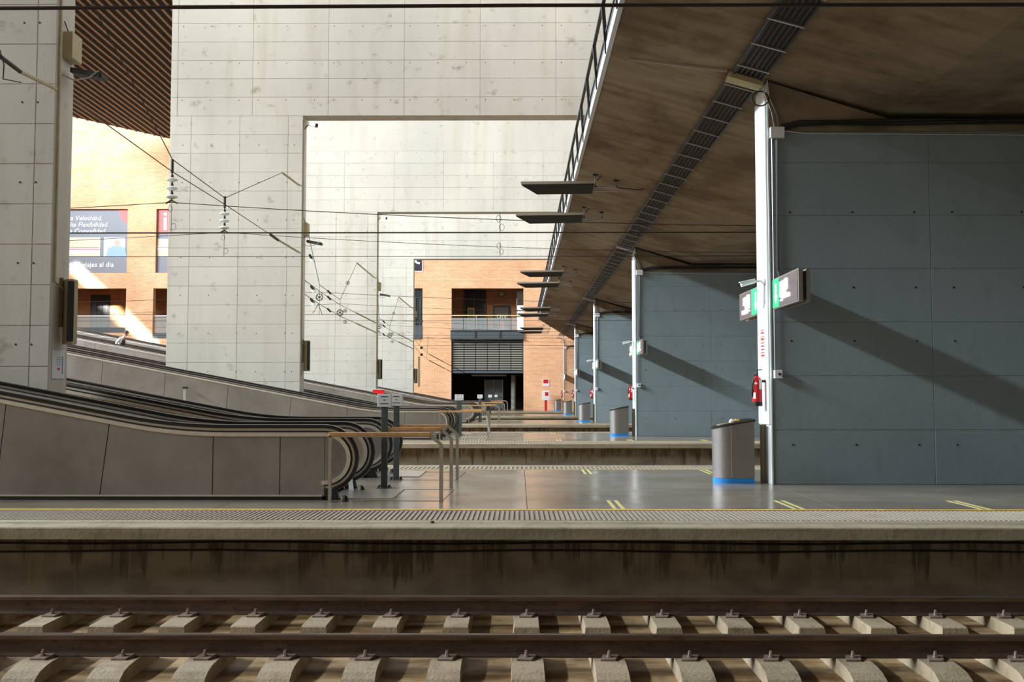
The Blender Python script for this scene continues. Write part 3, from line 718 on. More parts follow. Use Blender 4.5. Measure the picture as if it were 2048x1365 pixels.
def bullet_cam(k):
    y = 15.86 + k * P
    o = thing('security_camera', f'white bullet security camera on the {["nearest","second","third","fourth","farthest"][k]} wall pier, above the lit sign', 'camera', (3.8, y, 3.2), 'security cameras on the wall piers')
    MB().lathe([(.06, 0), (.06, .03), (.035, .05)], (3.93, y, 3.22), 14, Vector((-1, 0, 0))).build('mount', M['white'], o, smooth=True)
    MB().tube([(3.89, y, 3.22), (3.72, y, 3.21)], .018, 8).build('arm', M['white'], o, smooth=True)
    MB().lathe([(.03, -.02), (.036, 0), (.04, .16), (.044, .2), (.044, .21)], (3.75, y, 3.215), 12, Vector((-1, 0, -.25))).build('body', M['white'], o, smooth=True)
    MB().sweep([(3.77, y, 3.245), (3.52, y, 3.19)], [(-.05, 0), (.05, 0), (.045, .012), (-.045, .012)]).build('sunshield', M['white'], o)
    MB().tube([(3.915, y, 3.18), (3.915, y, 2.86), (3.90, y, 2.78)], .012, 6).build('cable_cover', M['conduit'], o)
for k in range(5): bullet_cam(k)

# ------------------------------------------------------------------ suspended lamps under the deck edge
def deck_lamp(k, j):
    y = (25.0, 29.4)[j] + k * P
    nm = ['first', 'second', 'third', 'fourth'][k]
    o = thing('track_lamp', f'{["nearer", "farther"][j]} flat lamp hanging from the deck over the {nm} track gap', 'lamp', (1, y, 6.3), 'lamps hanging from the deck edge')
    z = 6.74
    xa = .05 if j == 0 else -.10; xb = 1.92
    # tilted casing: near edge high, far edge low
    vs = [(xa, y, z), (xb, y, z + .02), (xb, y + .55, z - .10), (xa + .40, y + .55, z - .12)]
    MB().add([(a, b, c + .07) for a, b, c in vs] + [(a, b, c) for a, b, c in vs], [(0, 1, 2, 3), (7, 6, 5, 4), (0, 4, 5, 1), (1, 5, 6, 2), (2, 6, 7, 3), (3, 7, 4, 0)]).build('casing', M['fin'], o)
    MB().add([(a + .02 * (1 if a < 1 else -1), b + .01, c - .001) for a, b, c in vs] + [(a + .02 * (1 if a < 1 else -1), b + .01, c - .03) for a, b, c in vs], [(0, 1, 2, 3), (7, 6, 5, 4), (0, 4, 5, 1), (1, 5, 6, 2), (2, 6, 7, 3), (3, 7, 4, 0)]).build('diffuser', M['fin_dark'], o)
    for x in (1.95, 2.48):
        MB().box(x - .018, x + .018, y + .1, y + .14, z - .1, zc(x)).build('hanger', M['conduit'], o)
        MB().box(x - .06, x + .06, y + .06, y + .18, zc(x) - .03, zc(x) + .0).build('ceiling_plate', M['fin_dark'], o)
    MB().box(1.9, 2.52, y + .1, y + .14, z - .06, z - .02).box(1.9, 2.52, y + .3, y + .34, z - .12, z - .09).build('cross_bar', M['conduit'], o)
    MB().tube([(2.0, y + .12, z + .12), (2.15, y + .12, z + .3), (2.45, y + .12, z + .36)], .012, 5).build('cable', M['cable'], o)
    if k == 0 and j == 0: MB().tube([(2.5, y + .2, z - .05), (3.1, y + .2, z - .11), (3.6, y + .2, z + .1)], .012, 5).build('feed_cable', M['cable'], o)
for k in range(4):
    for j in range(2): deck_lamp(k, j)

# ------------------------------------------------------------------ fittings on the left portals
for k in range(4):
    d = k * P; y = 15.72 + d
    wh = ['nearest', 'second', 'third', 'farthest'][k]
    o = thing('electrical_box', f'cream electrical box on the {wh} concrete portal pier', 'box', (XR + .08, y + .3, 7), 'cream boxes on the portal piers')
    MB().box(XR, XR + .16, y + .20, y + .56, 6.90, 7.34).build('casing', M['cream'], o, bevel=.008)
    MB().tube([(XR + .05, y + .3, 7.34), (XR + .03, y + .18, 7.5)], .01, 5).build('cable', M['cable'], o)
    o = thing('floodlight', f'black floodlight under the cream box on the {wh} concrete portal pier', 'lamp', (XR + .3, y + .3, 6.6), 'floodlights on the portal piers')
    MB().sweep([(XR + .12, y + .34, 6.70), (XR + .64, y + .34, 6.60)], [(-.12, -.03), (.12, -.03), (.14, .05), (-.14, .05)]).build('housing', M['black'], o, bevel=.01)
    MB().sweep([(XR + .16, y + .21, 6.685), (XR + .60, y + .21, 6.60)], [(-.012, -.03), (.012, -.03), (.012, .035), (-.012, .035)]).build('lens', M['rail_grey'], o)
    MB().tube([(XR, y + .2, 6.62), (XR + .2, y + .18, 6.52), (XR + .45, y + .18, 6.56), (XR + .6, y + .2, 6.68)], .012, 6).build('bracket', M['conduit'], o)
    o = thing('wall_loudspeaker', f'long cream column loudspeaker low on the {wh} concrete portal pier', 'loudspeaker', (XR + .1, y + .3, 2.2), 'column loudspeakers on the portal piers')
    a = .5
    pl = [(XR + .03, y + .36), (XR + .20, y + .16), (XR + .26, y + .22), (XR + .26, y + .40), (XR + .08, y + .46)]
    MB().prism([(p[0] - .0, p[1]) for p in pl], 'z', 2.22, 3.27).build('cabinet', M['cream'], o, bevel=.008)
    MB().prism([(XR + .20, y + .15), (XR + .262, y + .215), (XR + .285, y + .205), (XR + .215, y + .13)], 'z', 2.26, 3.23).build('grille', M['black'], o)
    MB().box(XR, XR + .05, y + .3, y + .34, 2.5, 3.3).build('bracket', M['brown'], o)
    if k >= 1:
        o = thing('cctv_camera', f'small white camera in the top corner of the {wh} concrete portal opening', 'camera', (XR + .1, y + .2, 10.8), 'cameras in the portal corners')
        MB().sweep([(XR + .12, y + .2, 10.82), (XR + .46, y + .05, 10.70)], [(-.07, -.07), (.07, -.07), (.07, .07), (-.07, .07)]).build('body', M['white'], o, bevel=.01)
        MB().sweep([(XR + .455, y + .052, 10.702), (XR + .475, y + .04, 10.695)], [(-.06, -.06), (.06, -.06), (.06, .06), (-.06, .06)]).build('lens_glass', M['black'], o)
        MB().tube([(XR, y + .25, 10.62), (XR + .14, y + .2, 10.76)], .025, 8).build('bracket', M['brown'], o)
nt = thing('notice_plate', 'white enamel notice plate low on the pier at left edge', 'sign', (XR + .02, 15.9, 1.9))
MB().box(XR, XR + .015, 15.80, 16.24, 1.66, 2.12).build('plate', M['white'], nt, bevel=.004)
mb = MB().box(XR + .015, XR + .018, 16.14, 16.17, 1.74, 2.03)
for i in range(5): mb.box(XR + .015, XR + .018, 15.95, 16.12, 2.0 - i * .03, 2.008 - i * .03)
mb.build('blue_print', plain('blue_print', (.15, .25, .4), .5), nt)
MB().box(XR + .015, XR + .018, 15.98, 16.06, 1.8, 1.84).build('red_print', M['red'], nt)
rs = thing('red_sign_box', 'small red sign box above the walkways beside the third portal', 'sign', (-7.3, 51.4, 1.6))
c = at(757, 785, 50.6)
MB().box(c.x - .29, c.x + .29, 50.5, 50.7, c.z - .15, c.z + .13).build('casing', M['redlit'], rs, bevel=.01)
MB().box(c.x - .3, c.x + .3, 50.48, 50.7, c.z + .13, c.z + .16).build('top_edge', M['white'], rs)
MB().box(c.x - .03, c.x + .03, 50.56, 50.62, 0, c.z - .15).build('stem', M['brown'], rs)
gm = thing('glass_marker', 'slim pale glass marker with dark cap before the second platform walkway', 'marker', (0, 31.2, 0))
c = at(370, 776, 31.2)
MB().box(c.x - .05, c.x + .03, 31.17, 31.2, 0, c.z - .02).build('glass_blade', M['glass'], gm)
MB().box(c.x - .055, c.x + .09, 31.13, 31.24, c.z - .03, c.z + .03).build('cap', M['black'], gm)

# ------------------------------------------------------------------ overhead line
def wire(name, pts, r, label, group=None, m=None):
    o = MB().tube(pts, r, 6).build(name, m or M['wire']); return tag(o, label, 'wire', group)
def xw(y, z0, z1, z2, x0=-30, xm=-7.8, x1=13.5, n=16):   # messenger with sag between x0..xm..x1
    pts = []
    for i in range(n + 1):
        t = i / n; pts.append((x0 + (xm - x0) * t, y, z0 + (z1 - z0) * t - .25 * 4 * t * (1 - t)))
    for i in range(1, n + 1):
        t = i / n; pts.append((xm + (x1 - xm) * t, y, z1 + (z2 - z1) * t - .25 * 4 * t * (1 - t)))
    return pts
wire('contact_wire', [(-14, 8.95, 4.93), (0, 8.95, 4.97), (14, 8.95, 4.95)], .017, 'thick dark contact wire crossing the very top of the photo')
MB_d = MB().tube([at(908, 0, 8.95), at(910, 8, 8.95)], .006, 5)
def span(k, ts):
    """catenary hung between portal k and k+1; ts = [(Y, contact z, messenger z)] """
    pass
CX_ = -7.8
levels = [(22.1, 5.03, 5.72, .011), (26.1, 5.06, 5.70, .009), (38.7, 4.54, 5.42, .011), (43.2, 4.63, 5.38, .010), (55.3, 4.72, 5.6, .010), (59.9, 4.82, 5.6, .010), (73.5, 5.05, 5.7, .010), (78.5, 5.1, 5.7, .010)]
tn_ = ['first', 'second', 'third', 'fourth', 'fifth', 'sixth', 'seventh', 'eighth']
for i, (y, zc1, zm, r) in enumerate(levels):
    wire('contact_wire', [(-32, y, zc1), (13.5, y, zc1)], r * 1.4 if i == 0 else r, f'{tn_[i]} contact wire counted away from the nearest platform', 'contact wires over the tracks')
    wire('messenger_wire', xw(y, zm - .35, zm, zm - (.5 if i < 2 else .3)), r * .8, f'{tn_[i]} sagging messenger wire counted away from the nearest platform', 'messenger wires over the tracks')
def disc_string(o, x, y, zt, zb, n=3):
    MB().tube([(x, y, zt), (x, y, zt - .3)], .035, 8).build('clevis', M['wire'], o)
    MB().tube([(x, y, zt - .3), (x, y, zb)], .018, 6).build('rod', M['wire'], o)
    s_ = (zt - .38 - zb) / n
    for i in range(n):
        z = zt - .42 - s_ * i
        MB().lathe([(.03, -.10), (.125, -.06), (.13, -.035), (.06, 0), (.03, .01)], (x, y, z), 14).build('glass_disc', M['glass_i'], o, smooth=True)
        MB().lathe([(.035, 0), (.04, .02), (.03, .07)], (x, y, z), 10).build('cap', M['wire'], o)
def loop(c, r, n=12, ax=Vector((0, 1, 0))):
    return [(c[0] + r * math.cos(2 * PI * i / n), c[1], c[2] + r * math.sin(2 * PI * i / n) * 1.4) for i in range(n)]
for i in (0, 1):
    y, zc1, zm, r = levels[i]
    o = thing('suspension_insulator', f'hanging string of three pale glass discs, {["left, beside the posters", "in front of the second portal pier"][i]}', 'insulator', (CX_, y, zm), 'glass disc insulator strings')
    disc_string(o, CX_, y, 6.70 if i == 0 else 6.66, zm + .02)
    MB().sweep([(CX_ - .13, y, zm - .02), (CX_, y, zm + .05), (CX_ + .13, y, zm - .02)], [(-.02, -.015), (.02, -.015), (.02, .015), (-.02, .015)]).build('clamp', M['wire'], o)
    mb = MB().tube([(CX_, y, zm), (CX_, y, zc1)], .006, 5).tube(loop((CX_ - .03, y, zm - .14), .05), .005, 4, Vector((0, 1, 0)), True).tube(loop((CX_ + .05, y, zc1 + .14), .055), .005, 4, Vector((0, 1, 0)), True)
    mb.build('dropper', M['wire'], o)
# droppers between wires to the right
for i, (px, y, zt, zb) in enumerate(((1000, 22.1, at(1000, 427, 22.1).z, levels[0][1]), (1000, 26.1, at(1000, 483, 26.1).z, levels[1][1]))):
    x = at(px, 450, y).x
    mb = MB().tube([(x, y, zt), (x, y, zb)], .007, 5).tube(loop((x - .03, y, zt - .12), .055), .005, 4, Vector((0, 1, 0)), True).tube(loop((x + .04, y, zb + .12), .055), .005, 4, Vector((0, 1, 0)), True)
    tag(mb.build('dropper', M['wire']), f'thin looped dropper wire above the opening, {["upper", "lower"][i]} of two', 'wire', 'looped droppers over the opening')
for i, px in enumerate((1225, 1248)):
    p = at(px, 640, 38.7); mb = MB().tube([(p.x, 38.7, levels[2][1]), (p.x, 38.7, levels[2][1] + .16)], .008, 5).tube(loop((p.x - .04, 38.7, levels[2][1] + .12), .05), .006, 4, Vector((0, 1, 0)), True)
    tag(mb.build('dropper', M['wire']), f'{["left", "right"][i]} short looped dropper before the third wall pier', 'wire', 'short droppers before the third wall pier')
# headspans
def headspan(k):
    d = k * P; ya, yb = 16.34 + d, 33.82 + d
    wh = ['first', 'second', 'third', 'fourth'][k]
    o = thing('headspan_wires', f'headspan wires strung between piers over the {wh} track gap', 'wires', (CX_, ya, 6.4))
    X = CX_
    y1, y2 = levels[2 * k][0], levels[2 * k + 1][0]
    if k == 0:
        n1, n2 = (X, y1, 6.68), (X, y2, 6.62)
        MB().tube([(X + .3, ya, 8.6), (X, y1, 6.70), n2, (X, 32.4, 8.72)], .011, 5).build('upper_span', M['wire'], o)
        MB().tube([(X + .3, ya, 6.36), (X, y1, 6.42), (X, y2, 6.45), (X, 31, 6.43)], .011, 5).build('lower_span', M['wire'], o)
        st = [((X, 32.4, 8.72), (XR - .12, yb, 8.62)), ((X, 31.9, 6.42), (XR - .12, yb, 6.30))]
        MB().tube([(X, 31.0, 6.43), (X, 31.95, 6.41)], .045, 8).build('strain_insulator', M['black'], o)
    else:
        y1b, y2b = y1, y2
        z_t = [0, 6.9, 7.0, 6.9][k]; zu = 5.95; zl = 5.5; zb = levels[2 * k][1] + .35
        MB().tube([(X + .25, ya, 7.9), (X, y1, 5.7)], .011, 5).tube([(X, y1, 5.7), (X, y2, 5.55)], .011, 5).tube([(X, y2, 5.55), (X, y2 + 4.4, 7.75)], .011, 5).build('upper_span', M['wire'], o)
        for nm, za, zb2 in (('middle_span', 5.45, 5.05), ('lower_span', 4.95, 4.55)):
            MB().tube([(X + .2, ya, za + .05), (X, y1, za), (X, y2, za - .12), (X, y2 + 4.4, za - .12)], .012, 5).build(nm, M['wire'], o)
        st = [((X, y2 + 4.4, 7.75), (XR - .2, yb, 7.6)), ((X, y2 + 4.2, 5.33), (XR - .1, yb, 5.2)), ((X, y2 + 4.2, 4.83), (XR - .1, yb, 4.7))]
        # guide wheels and rings
        def wheel(y, z, r, nm='guide_wheel'):
            mb = MB().tube([(X + r * math.cos(2 * PI * i / 18) , y, z + r * math.sin(2 * PI * i / 18)) for i in range(18)], r * .13, 6, Vector((0, 1, 0)), True)
            for i in range(3):
                a = PI * i / 3 + .5; mb.tube([(X - r * math.cos(a), y, z - r * math.sin(a)), (X + r * math.cos(a), y, z + r * math.sin(a))], r * .09, 5)
            mb.lathe([(r * .25, -.03), (r * .25, .03)], (X, y, z), 10, Vector((0, 1, 0)))
            mb.build(nm, M['wire'], o)
        wheel(y1, 5.22, .13); wheel(y2, 4.98 if k == 1 else 5.0, .13)
        wheel(y2 + 1.3, 5.18, .075, 'ring'); wheel(y2 + 1.3, 4.68, .075, 'ring'); wheel(y2 + 1.9, 6.5, .08, 'ring')
        for (y, z) in ((y1 - 1.6, 6.55), (y1 - 1.3, 5.42), (y1 - 1.3, 4.93)):
            MB().tube([(X, y - .25, z + .06), (X, y + .25, z - .06)], .05, 8).build('strain_insulator', M['black'], o)
            MB().lathe([(.02, -.03), (.10, -.01), (.10, .01), (.02, .03)], (X + .03, y, z - .06), 12, Vector((.5, 1, 0))).build('glass_disc', M['glass_i'], o)
        for (y, z) in ((y1 + 2.0, 5.62), (y1 + 2.0, 5.38), (y1 + 2.0, 4.88)):
            MB().tube([(X, y - .3, z + .03), (X, y + .3, z - .03)], .04, 7).build('strain_insulator', M['black'], o)
        for y, zt_, zb_ in ((y1, 5.7, levels[2 * k][1]), (y2, 5.55, levels[2 * k + 1][1])):
            MB().tube([(X, y, zt_), (X, y, zb_)], .008, 5).build('dropper', M['wire'], o)
        MB().tube([(X, y1 - .2, 4.93), (X - .12, y1 - .6, levels[2 * k][1])], .012, 5).tube([(X, y1 - .2, 4.93), (X + .1, y1 + .1, levels[2 * k][1])], .012, 5).build('steady_arm', M['wire'], o)
    for a, b in st:
        MB().tube([a, b], .035, 8).build('anchor_bar', M['cream'], o)
for k in range(4):
    if k < 3: headspan(k)
headspan_k3 = None
# last gap, in front of the brick wall
o = thing('headspan_wires', 'headspan wires strung in front of the orange brick wall', 'wires', (CX_, 72, 5))
for za in (5.4, 4.85):
    MB().tube([(CX_ + .2, 70.8, za + .2), (CX_, 78, za - .15), (CX_, 86, za - .45)], .014, 5).build('span_wire', M['wire'], o)
    MB().tube([(CX_, 86, za - .45), (CX_ + .9, 92.9, za - 1.0)], .045, 6).build('anchor_bar', M['cream'], o)
    MB().lathe([(.03, -.03), (.12, 0), (.03, .03)], (CX_, 79.5, za - .22), 12, Vector((0, 1, 0))).build('ring', M['wire'], o)
MB().tube([(CX_, 78, za + .5), (CX_, 79.5, 6.1)], .014, 5).tube([(CX_, 84, 4.6), (CX_, 85.5, 6.4)], .014, 5).build('dropper', M['wire'], o)
# bracket at left pier edge, anchored on the nearest pier
o = thing('wire_anchor', 'dark wire anchor rod running into the pier at the left edge', 'anchor', (-6.9, 13.5, 6))
MB().tube([at(-30, 90, 12.2), at(40, 143, 13.3)], .03, 8).build('tension_rod', M['black'], o, smooth=True)
MB().tube([at(40, 143, 13.3), at(112, 178, 15.68)], .030, 8).build('anchor_bar', M['cream'], o, smooth=True)
MB().tube([at(0, 100, 12.5), at(8, 130, 12.5), at(6, 158, 12.7), at(42, 165, 13.5)], .008, 5).build('cable_loop', M['cable'], o)

# ------------------------------------------------------------------ track
def rail(yc, label):
    o = thing('railway_rail', label, 'rail', (0, yc, -.73), 'rails of the nearest track')
    z = -.73
    MB().prism([(yc - .075, z), (yc + .075, z), (yc + .075, z + .012), (yc + .012, z + .032), (yc + .009, z + .125), (yc - .009, z + .125), (yc - .012, z + .032), (yc - .075, z + .012)], 'x', -9, 9).build('web_and_foot', M['rail'], o)
    MB().prism([(yc - .033, z + .130), (yc - .009, z + .123), (yc + .009, z + .123), (yc + .033, z + .130), (yc + .036, z + .162), (yc + .026, z + .172), (yc - .026, z + .172), (yc - .036, z + .162)], 'x', -9, 9).build('head', M['rail_head'], o)
    return o
YN, YFR = 8.275, 9.825
rail(YN, 'nearer rusty rail of the track, crossing the bottom of the photo')
rail(YFR, 'farther rusty rail of the track, close to the platform wall')
def block(prof, wt, wb, zt=-.73, zb=-.95):
    """prof: YZ outline (top going from back to front, then down); width by height"""
    n = len(prof); vs = []
    for s_ in (-1, 1):
        for (y, z) in prof:
            w_ = wb + (wt - wb) * (z - zb) / (zt - zb); vs.append((s_ * w_ / 2, y, z))
    fs = [tuple(range(n)), tuple(range(2 * n - 1, n - 1, -1))] + [(i, n + i, n + (i + 1) % n, (i + 1) % n) for i in range(n)]
    return MB().add(vs, fs)
near_prof = [(8.62, -.95), (8.60, -.74), (8.585, -.73), (8.08, -.73), (7.97, -.735), (7.86, -.752), (7.78, -.785), (7.72, -.83), (7.69, -.88), (7.68, -.95)]
far_prof = [(10.28, -.95), (10.26, -.74), (10.245, -.73), (9.31, -.73), (9.29, -.74), (9.24, -.95)]
nb = block(near_prof, .25, .29).mesh('near_block', M['sleeper']); fb = block(far_prof, .225, .285).mesh('far_block', M['sleeper'])
for me in (nb, fb): pass
plate = MB().add([(-.075, -.06, 0), (.045, -.06, 0), (.08, .045, 0), (-.045, .045, 0), (-.075, -.06, .014), (.045, -.06, .014), (.08, .045, .028), (-.045, .045, .028)], [(3, 2, 1, 0), (4, 5, 6, 7), (0, 1, 5, 4), (1, 2, 6, 5), (2, 3, 7, 6), (3, 0, 4, 7)]).mesh('clip_plate', M['clip'])
bolt = MB().lathe([(.022, 0), (.022, .014), (.015, .016), (.015, .04), (.011, .042), (.011, .055)], (0, 0, .015), 6).mesh('clip_bolt', M['clip'])
tie = MB().prism([(8.5, -.90), (9.5, -.90), (9.5, -.84), (8.5, -.84)], 'x', -.035, -.027).prism([(8.5, -.90), (9.5, -.90), (9.5, -.892), (8.5, -.892)], 'x', -.035, .035).add([(-.03, 9.28, -.90), (-.03, 9.28, -.80), (-.03, 9.40, -.90), (.0, 9.30, -.9)], [(0, 1, 2), (0, 1, 3), (1, 2, 3)]).mesh('tie_bar', M['clip'])
words = ['leftmost', 'second', 'third', 'fourth', 'fifth', 'sixth', 'seventh', 'eighth', 'ninth', 'tenth', 'eleventh', 'twelfth', 'thirteenth', 'fourteenth', 'fifteenth', 'sixteenth', 'rightmost']
for i in range(17):
    x = .07 + .655 * (i - 8)
    lb = f'{words[i]} concrete twin-block sleeper' + (' from the left under the rails' if 0 < i < 16 else ' under the two rails')
    s_ = thing('railway_sleeper', lb, 'sleeper', (x, 9, -.95), 'concrete sleepers under the two rails')
    def sub(nm, me, loc, par=s_, rot=0):
        q = bpy.data.objects.new(nm, me); COL.objects.link(q); q.parent = par; q.location = loc; q.rotation_euler.z = rot; return q
    sub('near_block', nb, (0, -9, .95)); sub('far_block', fb, (0, -9, .95)); sub('tie_bar', tie, (0, -9, .95))
    for yy, sg in ((YN - .115, 1), (YN + .115, -1), (YFR - .115, 1), (YFR + .115, -1)):
        jx = random.uniform(-.012, .012)
        c = sub('rail_clip', plate, (jx, yy - 9, .22), rot=0 if sg > 0 else PI)
        sub('clip_bolt', bolt, (0, 0, 0), c)
peb = []
for i, (px, py, Y) in enumerate(((252, 1213, 9.78), (1926, 1195, 10.5), (982, 1249, 9.3), (1922, 1246, 9.3), (866, 1036, 11.2))):
    pass
rk = [('white pebble on the ledge behind the rails at right', 4.75, 10.55, -.84, .035, 'white'), ('dark scrap lying between the rails near the centre', -.27, 9.25, -.84, .03, 'black'), ('small dark scrap on the platform edge left of centre', -.95, 10.98, 0, .022, 'black'), ('white pebble between the rails right of centre', 3.1, 9.2, -.84, .02, 'white')]
for lb, x, y, z, r, mm in rk:
    mb = MB().lathe([(r * .7, 0), (r, r * .4), (r * .8, r * .9), (r * .3, r * 1.1)], (x, y, z), 7)
    tag(mb.build('pebble' if mm == 'white' else 'litter_scrap', M[mm]), lb, 'pebble' if mm == 'white' else 'litter')

# ------------------------------------------------------------------ far wall: posters, balcony, gate, hydrant
gt = thing('louvred_gate', 'dark louvred panel over the black entrance in the brick wall', 'louvre', (-3, BY + .2, 3.5))
zt_, zb_ = 6.5, 3.55
MB().box(-6.33, .42, BY + .15, BY + .3, zt_ - .12, zt_).box(-6.33, .42, BY + .15, BY + .3, zb_ - .12, zb_ + .12).box(-6.33, -6.25, BY + .15, BY + .3, zb_, zt_).box(.34, .42, BY + .15, BY + .3, zb_, zt_).build('frame', M['beam'], gt)
MB().box(-6.3, .4, BY + .34, BY + .38, zb_, zt_).build('backing', M['black'], gt)
nc, nr = 6, 12
bl = None
for i in range(nc):
    xa = -6.25 + 6.59 * i / nc + .03; xb = -6.25 + 6.59 * (i + 1) / nc - .03
    for j in range(nr):
        z = zb_ + .2 + (zt_ - zb_ - .35) * j / nr
        if bl is None: bl = MB().add([(0, 0, 0), (xb - xa, 0, 0), (xb - xa, .12, .11), (0, .12, .11), (0, 0, .02), (xb - xa, 0, .02), (xb - xa, .12, .13), (0, .12, .13)], [(3, 2, 1, 0), (4, 5, 6, 7), (0, 1, 5, 4), (1, 2, 6, 5), (2, 3, 7, 6), (3, 0, 4, 7)]).mesh('slat', M['louvre'])
        q = bpy.data.objects.new('slat', bl); COL.objects.link(q); q.parent = gt; q.location = (xa + 3, BY + .18 - BY - .2, z - 3.5)
bm_ = thing('balcony_beam', 'slate grey steel beam below the balcony in the brick wall', 'beam', (-3, BY, 7))
MB().box(-6.4, .45, BY - .25, BY + .3, 6.62, 7.42).build('web', M['beam'], bm_)
MB().box(-6.4, .45, BY - .4, BY + .3, 7.38, 7.46).box(-6.4, .45, BY - .4, BY + .3, 6.58, 6.66).build('flange', M['beam'], bm_)
for x in (-4.1, -1.8): MB().box(x - .04, x + .04, BY - .38, BY - .25, 6.66, 7.38).build('stiffener', M['rail_grey'], bm_)
br_ = thing('balcony_rail', 'glass balustrade with bright yellow top rail on the balcony', 'balustrade', (-3, BY, 8))
MB().box(-6.33, .42, BY - .3, BY - .22, 8.78, 8.86).build('top_rail', plain('brass_rail', (.9, .72, .35), .3, .2), br_)
for i in range(6): MB().box(-6.3 + i * 1.12, -6.3 + i * 1.12 + 1.08, BY - .27, BY - .25, 7.48, 8.6).build('glass_pane', M['glass'], br_)
for x in (-4.0, -1.76): MB().box(x - .02, x + .02, BY - .3, BY - .24, 7.4, 8.8).build('post', M['fascia'], br_)
# things seen on the balcony
o = thing('lift_door', 'dark glazed doorway at the back of the central balcony', 'door', (-4, BY + 4.9, 7.2))
a = at(930, 580, BY + 4.9); b2 = at(972, 660, BY + 4.9)
MB().box(a.x, b2.x, BY + 4.85, BY + 4.95, 7.2, a.z).build('leaf', M['black'], o)
for x in (a.x, a.x + .9, b2.x - .1): MB().box(x - .05, x + .05, BY + 4.8, BY + 4.9, 7.2, a.z - 1).build('frame', M['dark_green'], o)
o = thing('vending_machine', 'yellow vending machine on the central balcony', 'machine', (-4, BY + 4.6, 7.2))
a = at(935, 616, BY + 4.5); b2 = at(949, 660, BY + 4.5)
MB().box(a.x, b2.x, BY + 4.4, BY + 4.8, 7.2, a.z).build('cabinet', plain('machine_yellow', (.55, .40, .10), .5), o)
MB().box(a.x + .1, b2.x - .1, BY + 4.37, BY + 4.4, 8, a.z - .2).build('window_panel', M['brown'], o)
o = thing('framed_poster', 'black framed CANADA poster on the central balcony wall', 'poster', (-2, BY + 4.9, 8))
a = at(986, 612, BY + 4.9); b2 = at(1020, 660, BY + 4.9)
MB().box(a.x, b2.x, BY + 4.85, BY + 4.95, 7.25, a.z).build('frame', M['black'], o)
MB().box(a.x + .15, b2.x - .15, BY + 4.82, BY + 4.85, 7.4, a.z - .15).build('sheet', plain('poster_dark', (.10, .07, .05), .5), o)
cxp = (a.x + b2.x) / 2
xz = lambda x, y, z: Matrix(((1, 0, 0, x), (0, 0, -1, y), (0, 1, 0, z), (0, 0, 0, 1)))
MB().prism([(cxp - .25, 7.6), (cxp + .25, 7.6), (cxp + .3, 8.4), (cxp, 8.9), (cxp - .3, 8.4)], 'y', BY + 4.8, BY + 4.82).build('figure_shape', plain('poster_orange', (.45, .22, .10), .5), o)
text_mesh('CANADA', .42, 'lettering', M['white'], o, xz(cxp, BY + 4.77, 7.75))
text_mesh('ON', .62, 'lettering', M['white'], o, xz(cxp, BY + 4.77, 9.12))
c = at(1003, 588, BY + 4.9)
o = thing('wall_clock', 'round dark clock on the central balcony wall', 'clock', tuple(c))
MB().lathe([(.32, 0), (.32, .1)], (c.x, BY + 5, c.z), 20, Vector((0, -1, 0))).build('rim', M['black'], o)
MB().lathe([(.25, 0), (.25, .02)], (c.x, BY + 4.9, c.z), 20, Vector((0, -1, 0))).build('dial', M['cream'], o)
# daylight window at the right end of the balcony
wd = tag(MB().box(-.15, .42, BY + .75, BY + .8, 7.5, 10.4).build('window_1', plain('daylight_window', (.95, .97, 1), .5, emit=1.3)), kind='structure')
MB().box(-.2, .45, BY + .70, BY + .75, 9.85, 11.4).build('window_blind', M['dark'], wd)
for z in (9.3, 8.75): MB().box(-.2, .45, BY + .69, BY + .75, z, z + .12).build('window_bar', M['rail_grey'], wd)
MB().box(-.25, -.15, BY + .69, BY + .78, 7.4, 10.5).build('window_frame', M['brown'], wd)
# entrance interior: column, glass doors
o = thing('round_column', 'pale round column inside the black entrance', 'column', (-.4, BY + 3, 0))
c = at(1027, 815, BY + 3)
MB().lathe([(.24, 0), (.24, 3.3)], (c.x, BY + 3, 0), 16).build('shaft', M['arch_floor'], o, smooth=True); MB().lathe([(.28, 0), (.28, .1)], (c.x, BY + 3, 0), 16).build('base', M['brown'], o, smooth=True)
o = thing('glass_doors', 'dim glass doors inside the black entrance', 'door', (-2.5, BY + 5, 0))
c = at(988, 790, BY + 5)
for dx in (-.85, .05): MB().box(c.x + dx, c.x + dx + .8, BY + 5, BY + 5.03, .05, 2.9).build('pane', M['glass'], o)
for dx in (-.9, .0, .86): MB().box(c.x + dx - .02, c.x + dx + .02, BY + 4.97, BY + 5.03, 0, 2.95).build('frame', M['conduit'], o)
MB().box(c.x - 2.2, c.x + 1.2, BY + 5, BY + 5.1, 3.25, 3.4).build('lintel', M['conduit'], o)
# narrow window left of the gate
o = tag(MB().box(-12.2, -9.05, BY + .3, BY + .4, 7.4, 11.41).build('window_2', plain('dark_pane', (.03, .04, .045), .1)), kind='structure')
for x in (-10.15, -9.75, -9.3): MB().box(x - .04, x + .04, BY + .24, BY + .3, 7.9, 10.6).build('mullion', M['dark_green'], o)
MB().box(-12.2, -9.05, BY + .2, BY + .3, 10.5, 10.6).build('transom', M['dark_green'], o)
MB().box(-12.2, -9.05, BY - .05, BY + .3, 6.6, 7.9).build('spandrel', M['beam'], o)
a = at(822, 517, BY); b2 = at(845, 543, BY)
o = thing('small_banner', 'small dark banner high on the brick wall beside the farthest portal', 'banner', tuple(a))
MB().box(a.x - .9, b2.x + .05, BY - .05, BY, b2.z - .05, a.z + .3).build('border', M['white'], o)
MB().box(a.x - .9, b2.x - .05, BY - .08, BY - .05, b2.z + .05, a.z + .3).build('sheet', plain('banner_navy', (.02, .012, .035), .5), o)
